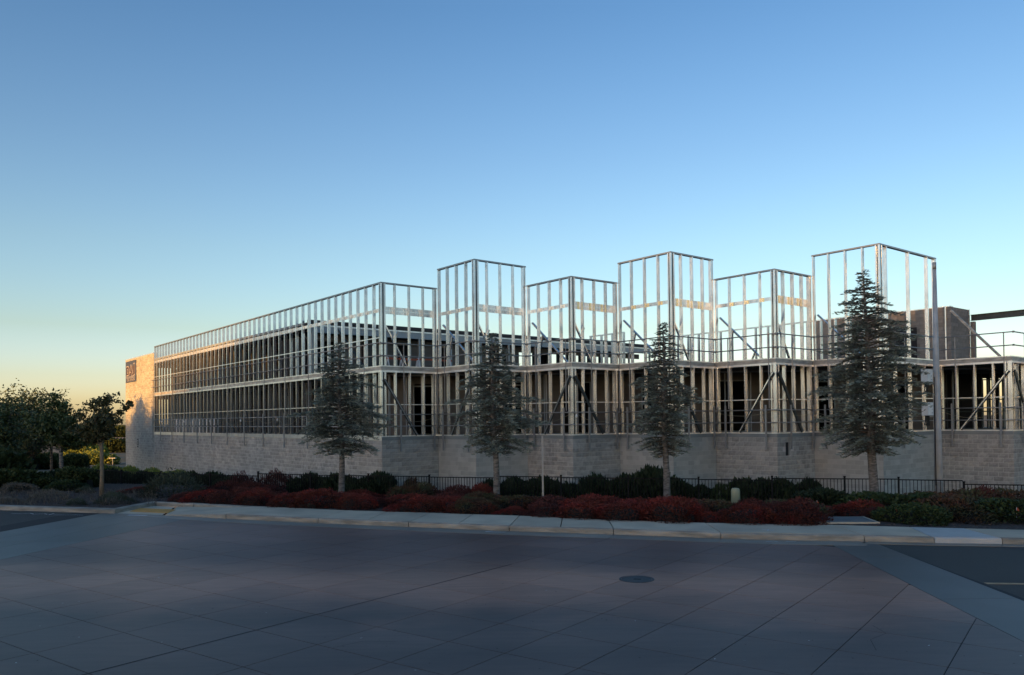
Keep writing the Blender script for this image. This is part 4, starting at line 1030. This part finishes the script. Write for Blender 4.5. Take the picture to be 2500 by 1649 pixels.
cedar('conifer_tree', 5.49, 28.6, 6.45, 1.18, 1.65, .13, 'third conifer from the left, narrow crown and straight pale trunk before the green hedge', 13, (-.05, 0))
cedar('conifer_tree', 12.2, 27.0, 7.95, 1.68, 1.75, .16, 'tallest and widest conifer at the right, beside the grey pole with boxes', 14, (-.22, 0), (R(180), .05))

def limb_tree(name, x, y, H, spread, trunk_h, tr, leafm, barkm, label, group, seed, nleaf=9000, leafs=.11, fill=.9, cat='tree', low=.75, crown_pts=None, z0=None, dense=None):
    rng = np.random.default_rng(seed); z0 = ground(x, y)-.05 if z0 is None else z0
    t = tag(empty(name, (x, y, z0)), label, cat, group)
    tk = MB(); tk.tube([(0, 0, 0), (.02, 0, trunk_h*.5), (0, 0, trunk_h), (0.02, .02, trunk_h+(H-trunk_h)*.45)], [tr*1.25, tr, tr*.9, tr*.45], 10); tk.build('trunk', barkm, t, smooth=True)
    lb = MB(); tips = []
    nl = 13
    for i in range(nl):
        az = i*2.4+rng.random(); el = .35+1.1*rng.random() if i > 1 else 1.45; Ln = (H-trunk_h)*(.55+.45*rng.random())
        d = np.array([math.cos(az)*math.cos(el)*spread/(H-trunk_h)*1.5, math.sin(az)*math.cos(el)*spread/(H-trunk_h)*1.5, math.sin(el)]); p = np.array([0, 0, trunk_h*(.85+.3*rng.random())])
        pts = [p]
        for k in range(5):
            pts.append(pts[-1]+d*Ln/5+rng.normal(size=3)*.04*Ln)
        lb.tube([tuple(a) for a in pts], [tr*.42*(1-k/6.5) for k in range(6)], 5, cap=False)
        for k in range(2, 6):
            for _ in range(3):
                e = rng.normal(size=3); e[2] = abs(e[2])*.6; e /= np.linalg.norm(e); l2 = Ln*.28*(.5+rng.random()); b2 = pts[k]+e*l2
                lb.tube([tuple(pts[k]), tuple(b2)], [tr*.12, .006], 4, cap=False)
                for u in (.35, .6, .8, 1.0, 1.1): tips.append((pts[k]+e*l2*u, .10*Ln*.5+.08))
    if crown_pts is not None:
        for c in crown_pts: tips += [(np.array(c[:3]), c[3])]*c[4]
    C = np.array([a for a, _ in tips]); S = np.array([b for _, b in tips]); idx = rng.integers(0, len(C), nleaf)
    P = C[idx]+rng.normal(size=(nleaf, 3))*S[idx][:, None]*fill*.62
    keep = P[:, 2] > trunk_h*low+rng.random(nleaf)*trunk_h*.2; P = P[keep]; nleaf = len(P)
    q = leaf_quads(P, leafs, .55, droop=.2, rng=rng)
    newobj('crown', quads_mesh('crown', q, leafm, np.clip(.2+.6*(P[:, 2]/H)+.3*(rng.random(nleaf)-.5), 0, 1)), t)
    if dense:
        mb = MB(); ico(mb, (0, 0, trunk_h+(H-trunk_h)*.5), (spread*.62*dense, spread*.62*dense, (H-trunk_h)*.42*dense)); mb.build('inner_sun_block', 'core', t)  # solid core added to stop sun leaking through the crown
    lb.build('branches', barkm, t)['kind'] = 'stuff'
    return t
def ico(mb, c, r, n=8, m=5):
    vs = []; fs = []
    for j in range(m+1):
        ph = math.pi*j/m
        for i in range(n):
            a = 2*math.pi*i/n; k = 1+.12*math.sin(3*a+j)
            vs.append((c[0]+r[0]*math.sin(ph)*math.cos(a)*k, c[1]+r[1]*math.sin(ph)*math.sin(a)*k, c[2]+r[2]*math.cos(ph)))
    for j in range(m):
        for i in range(n): fs.append((j*n+i, (j+1)*n+i, (j+1)*n+(i+1) % n, j*n+(i+1) % n))
    mb.add(vs, fs)
G = 'broadleaf trees at the left'
# l1: young tree by the corner
p = hit(248, 1212); k = p.y/F
limb_tree('street_tree', p.x, p.y, (1212-985)*k, 50*k, (1212-1085)*k, .075, 'leaf_olive', 'bark_tan', 'young tree with an olive crown and tan trunk standing nearest the block end wall', G, 21, 5200, .14, .7, low=.92, crown_pts=[(1.15, 0, 3.75, .13, 12), (.95, 0, 3.6, .14, 12), (.75, 0, 3.4, .15, 10), (-.85, 0, 3.3, .2, 14), (.25, 0, 3.95, .22, 18), (-.3, 0, 3.6, .25, 16)])
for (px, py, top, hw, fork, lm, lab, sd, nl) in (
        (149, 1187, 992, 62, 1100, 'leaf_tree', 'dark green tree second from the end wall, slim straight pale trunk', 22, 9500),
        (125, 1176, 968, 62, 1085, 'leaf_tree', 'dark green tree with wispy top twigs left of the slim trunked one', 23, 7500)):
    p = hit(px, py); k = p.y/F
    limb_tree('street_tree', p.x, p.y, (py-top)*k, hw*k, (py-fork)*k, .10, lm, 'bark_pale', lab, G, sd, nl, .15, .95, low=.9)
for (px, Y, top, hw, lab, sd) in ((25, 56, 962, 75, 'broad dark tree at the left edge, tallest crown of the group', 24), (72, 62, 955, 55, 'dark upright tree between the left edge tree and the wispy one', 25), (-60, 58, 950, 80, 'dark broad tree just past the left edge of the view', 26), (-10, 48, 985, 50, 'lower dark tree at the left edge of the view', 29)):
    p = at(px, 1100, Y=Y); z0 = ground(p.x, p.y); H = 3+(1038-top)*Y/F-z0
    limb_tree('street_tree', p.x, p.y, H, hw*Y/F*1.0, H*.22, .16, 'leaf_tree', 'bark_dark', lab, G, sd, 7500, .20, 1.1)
# unseen trees added behind the camera, heights shaped to keep low sun off the front
_sd = Vector((sdir.x, sdir.y, 0)).normalized(); _se = Vector((-_sd.y, _sd.x, 0)); _se = _se if _se.x > 0 else -_se
ofs = []
for rw_, (dist, dh) in enumerate(((138, 0), (147, .3))):
    t_ = -92.0+rw_*3.5
    while t_ < 36:
        p = _sd*dist+_se*t_; h = float(np.interp(t_, [-88, -76, -69, -63, -54, -42, -30, -20, 34], [12, 12.4, 13.6, 13.0, 15.4, 17.6, 20, 20.6, 20.6]))
        ofs.append((p.x, p.y, h+dh)); t_ += 6.2
LEAK = lambda x, y: x*_se.x+y*_se.y > -18
first = None
for i, (x, y, h) in enumerate(ofs):
    if first is None:
        first = limb_tree('sun_block_tree', x, y, 18.0, 5.5, 2.0, .35, 'leaf_dark', 'bark_dark', 'tall dense unseen tree added far behind the camera to block the low sun', 'added sun-blocking trees behind the camera', 40, 16000, .6, 2.0, z0=0, dense=1.5); first.location = (x, y, -.4); first.scale = (1, 1, h/18)
        kids = list(first.children)
    else:
        r_ = first.copy(); COL.objects.link(r_); r_.location = (x, y, -.4); r_.rotation_euler = (0, 0, i*1.3); r_.scale = (1, 1, h/18)
        for ch in kids:
            if ch.name.startswith('inner') and LEAK(x, y): continue
            c = ch.copy(); COL.objects.link(c); c.parent = r_

# ------------------------------------------------------------------ shrubs
def mound_mesh(name, m, n, seed, leaf=.055, flat=.75, spiky=.0, asp=.5):
    rng = np.random.default_rng(seed)
    u = rng.normal(size=(n, 3)); u[:, 2] = np.abs(u[:, 2]); u /= np.linalg.norm(u, axis=1)[:, None]
    r = (.80+.2*rng.random(n)); lob = np.zeros(n)
    for k in range(11):
        d = rng.normal(size=3); d[2] = abs(d[2])*.8; d /= np.linalg.norm(d); lob = np.maximum(lob, (.14 if flat > .9 else .34)*np.clip((u@d-.8)/.2, 0, 1))
    r = r*(.84+lob)+spiky*rng.random(n)**3
    P = u*r[:, None]
    if flat > .9: P /= np.maximum(np.abs(u).max(1), .6)[:, None]**.55; P *= .86
    P[:, 2] *= flat
    q = leaf_quads(P, leaf, asp, u*.9+np.array([0, 0, .3]), 0, rng)
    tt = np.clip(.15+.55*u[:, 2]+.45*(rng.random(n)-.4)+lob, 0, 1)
    return quads_mesh(name, q, m, tt)
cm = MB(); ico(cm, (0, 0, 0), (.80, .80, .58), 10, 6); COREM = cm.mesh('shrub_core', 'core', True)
MND = {}
for key, (m, n, lf, fl_, sp_, asp) in {'red': ('leaf_red', 5200, .085, .78, .1, .4), 'maroon': ('leaf_red2', 5200, .085, .78, .1, .4), 'mix': ('leaf_mix', 5200, .09, .8, .08, .45), 'green': ('leaf_mid', 5000, .10, .8, .06, .5), 'hedge': ('leaf_hedge', 5200, .12, .95, .08, .6), 'bright': ('leaf_bright', 3600, .13, .8, .1, .5), 'sage': ('leaf_sage', 2600, .11, .9, .25, .35), 'dry': ('leaf_grey', 2600, .11, .8, .12, .18), 'dark': ('leaf_dark', 4500, .14, .95, .1, .6)}.items():
    MND[key] = [mound_mesh('foliage', m, n, 100+i*7+hash(key) % 5*0+len(key)*3+i, lf, fl_, sp_, asp) for i in range(3)]
names = {'red': ('red_shrub', 'red shrub'), 'maroon': ('maroon_shrub', 'maroon shrub'), 'mix': ('mixed_shrub', 'green and red shrub'), 'green': ('green_shrub', 'green shrub'), 'hedge': ('hedge_shrub', 'dark green hedge shrub'), 'bright': ('bright_shrub', 'yellow green shrub'), 'sage': ('sage_shrub', 'open grey green shrub'), 'dry': ('dry_shrub', 'pale dry shrub'), 'dark': ('dark_shrub', 'dark green shrub')}
ORD = 'first second third fourth fifth sixth seventh eighth ninth tenth eleventh twelfth thirteenth fourteenth fifteenth sixteenth seventeenth eighteenth nineteenth twentieth twenty-first twenty-second twenty-third twenty-fourth twenty-fifth'.split()
SHR = []
def shrub(kind, x, y, r, h, row, z=None):
    SHR.append((kind, x, y, r, h, row, z))
# front row along the pavement (x, distance back from the pavement edge)
for x, d, r, h, k in [(-12.1, .7, .55, .45, 'maroon'), (-11.2, .9, .75, .62, 'red'), (-10.1, .9, .75, .66, 'maroon'), (-9.1, 1.0, .8, .62, 'red'), (-7.6, .75, .72, .52, 'red'), (-6.6, .9, .78, .66, 'red'), (-5.2, 1.1, .68, .55, 'red'),
                      (-3.1, .7, .8, .60, 'red'), (-2.2, 1.3, .8, .55, 'red'), (-1.2, .8, .72, .55, 'mix'), (-.1, .75, .45, .30, 'red'), (1.1, .7, .7, .48, 'maroon'), (2.1, .75, .85, .52, 'red'), (3.3, .7, .85, .56, 'red'), (4.5, .75, .95, .72, 'red'),
                      (5.5, .65, .5, .35, 'red'), (6.5, .8, .85, .62, 'red'), (7.6, .95, .85, .8, 'maroon'), (7.6, .5, .7, .4, 'red')]:
    shrub(k, x, yb(x)+d, r, h, 'front row beside the pavement')
for x, d, r, h, k in [(-11.0, 2.4, .9, .75, 'maroon'), (-9.7, 2.6, .9, .7, 'red'), (-8.0, 2.6, .85, .7, 'maroon'), (-6.3, 2.5, .85, .72, 'red'), (-4.6, 2.4, .8, .6, 'red'), (-3.6, 2.6, .8, .62, 'red'), (-2.3, 3.0, .9, .66, 'maroon'), (-1.1, 2.6, .85, .70, 'mix'), (.2, 2.6, .9, .66, 'mix'),
                      (1.3, 2.3, .9, .70, 'maroon'), (2.5, 2.3, .95, .68, 'red'), (3.7, 2.4, .9, .7, 'red'), (4.8, 2.6, .9, .66, 'red'), (5.9, 2.2, .85, .66, 'mix'), (7.0, 2.4, .9, .7, 'maroon'), (8.2, 2.5, .95, .72, 'mix'), (10.2, 3.4, .9, .66, 'red'), (11.0, 3.8, .9, .66, 'maroon')]:
    shrub(k, x, yb(x)+d, r, h*(.72 if x < -3 else .88), 'middle row of the bed')
for x, y, r, h, k in [(-16.0, 34.0, .75, .35, 'red'), (-13.9, 32.2, 1.0, 1.0, 'sage'), (-12.3, 33.9, 1.1, .9, 'maroon'), (-10.8, 34.0, 1.1, 1.0, 'maroon'), (-3.9, 31.6, 1.0, .85, 'mix'), (-2.0, 30.9, 1.0, .9, 'maroon'), (-1.4, 31.3, .8, .9, 'red'), (-6.0, 32.4, .9, .6, 'red')]:
    shrub(k, x, y, r, h, 'back row in front of the fence')
for x, y, r, h, k in [(10.1, 26.0, 1.1, .85, 'hedge'), (10.9, 21.9, .85, .62, 'green'), (11.6, 24.2, 1.35, .80, 'green'), (12.6, 22.8, 1.2, .78, 'mix'), (13.5, 24.6, 1.4, .86, 'mix'), (14.4, 22.4, 1.35, .84, 'green'), (15.2, 24.0, 1.3, .88, 'mix'), (16.2, 22.2, 1.3, .75, 'green'), (17.6, 21.8, 1.2, .7, 'green'), (14.2, 24.6, .7, .95, 'maroon'), (10.3, 22.7, .5, .4, 'maroon')]:
    shrub(k, x, y, r, h, 'right-hand bed')
hz = [(-13.0, 37.7, 1.2, 1.45, 'maroon'), (-11.0, 37.2, 1.2, 1.6, 'maroon'), (-9.4, 36.9, 1.2, 1.5, 'hedge'), (-8.0, 36.1, 1.25, 1.66, 'hedge'), (-6.9, 35.6, 1.2, 1.68, 'hedge'), (-5.9, 35.1, 1.0, 1.62, 'hedge'), (-4.6, 34.9, .8, 1.35, 'mix'), (-2.9, 34.6, .8, 1.05, 'red'), (-1.0, 34.2, .95, 1.35, 'hedge'), (.2, 33.9, .95, 1.4, 'hedge'), (1.3, 33.6, 1.0, 1.5, 'hedge'), (2.4, 33.3, 1.0, 1.5, 'hedge'), (3.5, 32.95, 1.0, 1.5, 'hedge'), (4.4, 32.6, 1.0, 1.6, 'hedge'), (5.4, 32.3, 1.2, 1.95, 'hedge'), (6.3, 32.0, 1.1, 1.8, 'hedge'), (7.2, 31.7, .9, 1.5, 'hedge'), (8.3, 31.3, .9, 1.3, 'green'), (9.3, 30.9, 1.1, 1.62, 'hedge'), (10.3, 30.6, 1.1, 1.62, 'hedge'), (11.2, 30.3, .8, 1.45, 'hedge')]
for x, y, r, h, k in hz: shrub(k, x, y, r, h*1.14, 'hedge line behind the fence', z=-.95)
for i in range(12):
    x = -26.5+i*1.15; y = 44.0-(i*1.15)*.52+1.9; shrub('hedge', x, y, 1.15, 1.6, 'screen behind the left end of fence', z=-.95)
for i in range(8):
    p = at(262+i*24, 1147, Y=52-i*1.1); shrub('bright', p.x, p.y, 1.1, 1.2-.06*i, 'at the foot of the long wall', z=p.z-.85)
for px, py, r, h, k in [(118, 1222, .62, .50, 'dry'), (190, 1234, .4, .28, 'sage'), (283, 1229, .62, .42, 'sage'), (20, 1229, .5, .3, 'dry'), (165, 1230, .3, .22, 'dry'), (205, 1203, .4, .3, 'sage'), (50, 1200, .6, .5, 'dry')]:
    p = hit(px, py); shrub(k, p.x, p.y, r, h, 'open left bed')
for px, py, r, h, k in [(10, 1195, 1.5, 1.2, 'dark'), (62, 1190, 1.3, 1.0, 'dark'), (100, 1192, 1.1, .7, 'dark'), (165, 1197, 1.0, .6, 'green'), (190, 1190, 1.1, 1.1, 'dark'), (30, 1150, 2.4, 2.6, 'dark'), (105, 1146, 2.2, 2.2, 'dark'), (180, 1146, 2.0, 2.0, 'dark'), (-30, 1180, 2.2, 2.5, 'dark')]:
    p = hit(px, py); shrub(k, p.x, p.y, r, h, 'thicket under the left trees')
cnt = {}
SHR.sort(key=lambda s: s[1]/s[2])
for i, (k, x, y, r, h, row, z) in enumerate(SHR):
    key = (k, row); cnt[key] = cnt.get(key, 0)+1; nm, cat = names[k]
    zz = ground(x, y) if z is None else z
    o = empty(nm, (x, y, zz-.04), rotz=random.uniform(0, 6.28)); gr_ = 1.18 if 'row' in row or 'bed' in row and k != 'sage' else 1.0; o.scale = (r*gr_, r*gr_*random.uniform(.8, 1.0), h/.9*random.uniform(.85, 1.1))
    size = 'low' if h < .5 else ('large' if h > 1.3 else 'rounded')
    tag(o, '%s %s, %s from left, %s' % (size, cat, ORD[cnt[key]-1], row), 'shrub', 'shrubs in the '+row)
    newobj('foliage', MND[k][i % 3], o)
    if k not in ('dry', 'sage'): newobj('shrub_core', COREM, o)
# stones
for k, (px, py, lab) in enumerate(((830, 1222, 'small pale stone at the foot of the leftmost conifer'), (1105, 1246, 'small pale stone before the green and red shrubs'), (716, 1227, 'flat pale stone in the mulch gap'))):
    p = hit(px, py); o = empty('stone', (p.x, p.y, p.z)); tag(o, lab, 'stone', 'pale stones in the mulch')
    mb = MB(); ico(mb, (0, 0, .04), (.14, .1, .07), 8, 5); mb.build('rock', 'walk', o, smooth=True)
# dry grass tufts in the open bed
C = []; D = []
for _ in range(70):
    px = random.uniform(-60, 390); py = random.uniform(1205, 1234); p = hit(px, py)
    for j in range(26): C.append((p.x+random.gauss(0, .12), p.y+random.gauss(0, .12), p.z+random.uniform(.02, .22))); D.append((random.gauss(0, .5), random.gauss(0, .5), 1.6))
q = leaf_quads(np.array(C), .22, .06, np.array(D)); tag(newobj('dry_grass', quads_mesh('dry_grass', q, 'leaf_grey')), 'thin dry grass stems among the bark of the open left bed', 'grass', kind='stuff')

# ------------------------------------------------------------------ far valley at the left
def ground_strip(pxs, name, m, lift=.05):
    top = [hit(*a) for a in pxs[0]]; bot = [hit(*a) for a in pxs[1]]
    mb = MB(); n = len(top); mb.add([(p.x, p.y, ground(p.x, p.y)+lift) for p in top]+[(p.x, p.y, ground(p.x, p.y)+lift) for p in bot], [(i, i+1, n+i+1, n+i)[::-1] for i in range(n-1)])
    return tag(mb.build(name, m), kind='structure')
ground_strip(([(120, 1072), (200, 1071), (260, 1070.5), (330, 1070)], [(120, 1088), (200, 1084), (260, 1082), (330, 1080)]), 'sunlit_strip', 'field', .6)
ground_strip(([(150, 1107), (230, 1104.5), (330, 1098)], [(150, 1109), (230, 1106), (330, 1099.5)]), 'path', 'pathm', .15)
ground_strip(([(150, 1143), (230, 1138), (330, 1129.5)], [(150, 1144.5), (230, 1139.2), (330, 1130.6)]), 'path', 'pathm', .1)
k = 0
for px, py, r, h, m, lab in ((285, 1105, 5.5, 4.6, 'dark', 'dark rounded tree clump against the end wall in the valley'), (262, 1103, 4.5, 4.0, 'dark', 'dark tree clump left of the one touching the end wall'), (208, 1120, 3.2, 4.2, 'bright', 'yellow green bush nearest the fence end in the valley'), (232, 1135, 2.8, 2.2, 'bright', 'low yellow green bush behind the young tree trunk'), (190, 1112, 3, 3.5, 'bright', 'yellow green bush half hidden by the slim tree')):
    p = hit(px, py); o = empty('valley_bush', (p.x, p.y, ground(p.x, p.y))); o.scale = (r, r, h); tag(o, lab, 'bush', 'bushes in the valley')
    newobj('foliage', MND[m][k % 3], o); newobj('shrub_core', COREM, o); k += 1
vt = None
for i in range(60):
    px = -80+i*8.2+random.uniform(-3, 3); Y = random.uniform(700, 1100); p = at(px, 1050, Y=Y)
    o = empty('valley_tree', (p.x, p.y, ground(p.x, p.y)-1)); o.scale = (15, 15, random.uniform(10, 17))
    tag(o, 'tiny dark tree in the far line across the valley, '+('ahead of' if i < 30 else 'beyond')+' the building end', 'tree', 'far tree line across the valley'); newobj('foliage', MND['dark'][i % 3], o); newobj('shrub_core', COREM, o)
p = hit(275, 1136); k = p.y/F
lt = tag(empty('parking_lamp', (p.x, p.y, p.z)), 'small T shaped lamp post down the slope beside the end wall', 'lamp post')
mb = MB(); mb.tube([(0, 0, 0), (0, 0, 17*k)], .7*k, 6); mb.build('mast', 'pole', lt)
mb = MB(); mb.box((-8*k, -.2, 16.5*k), (16*k, 0, 0), (0, .4, 0), (0, 0, 1.2*k)); mb.build('lamp_head', 'pole', lt)
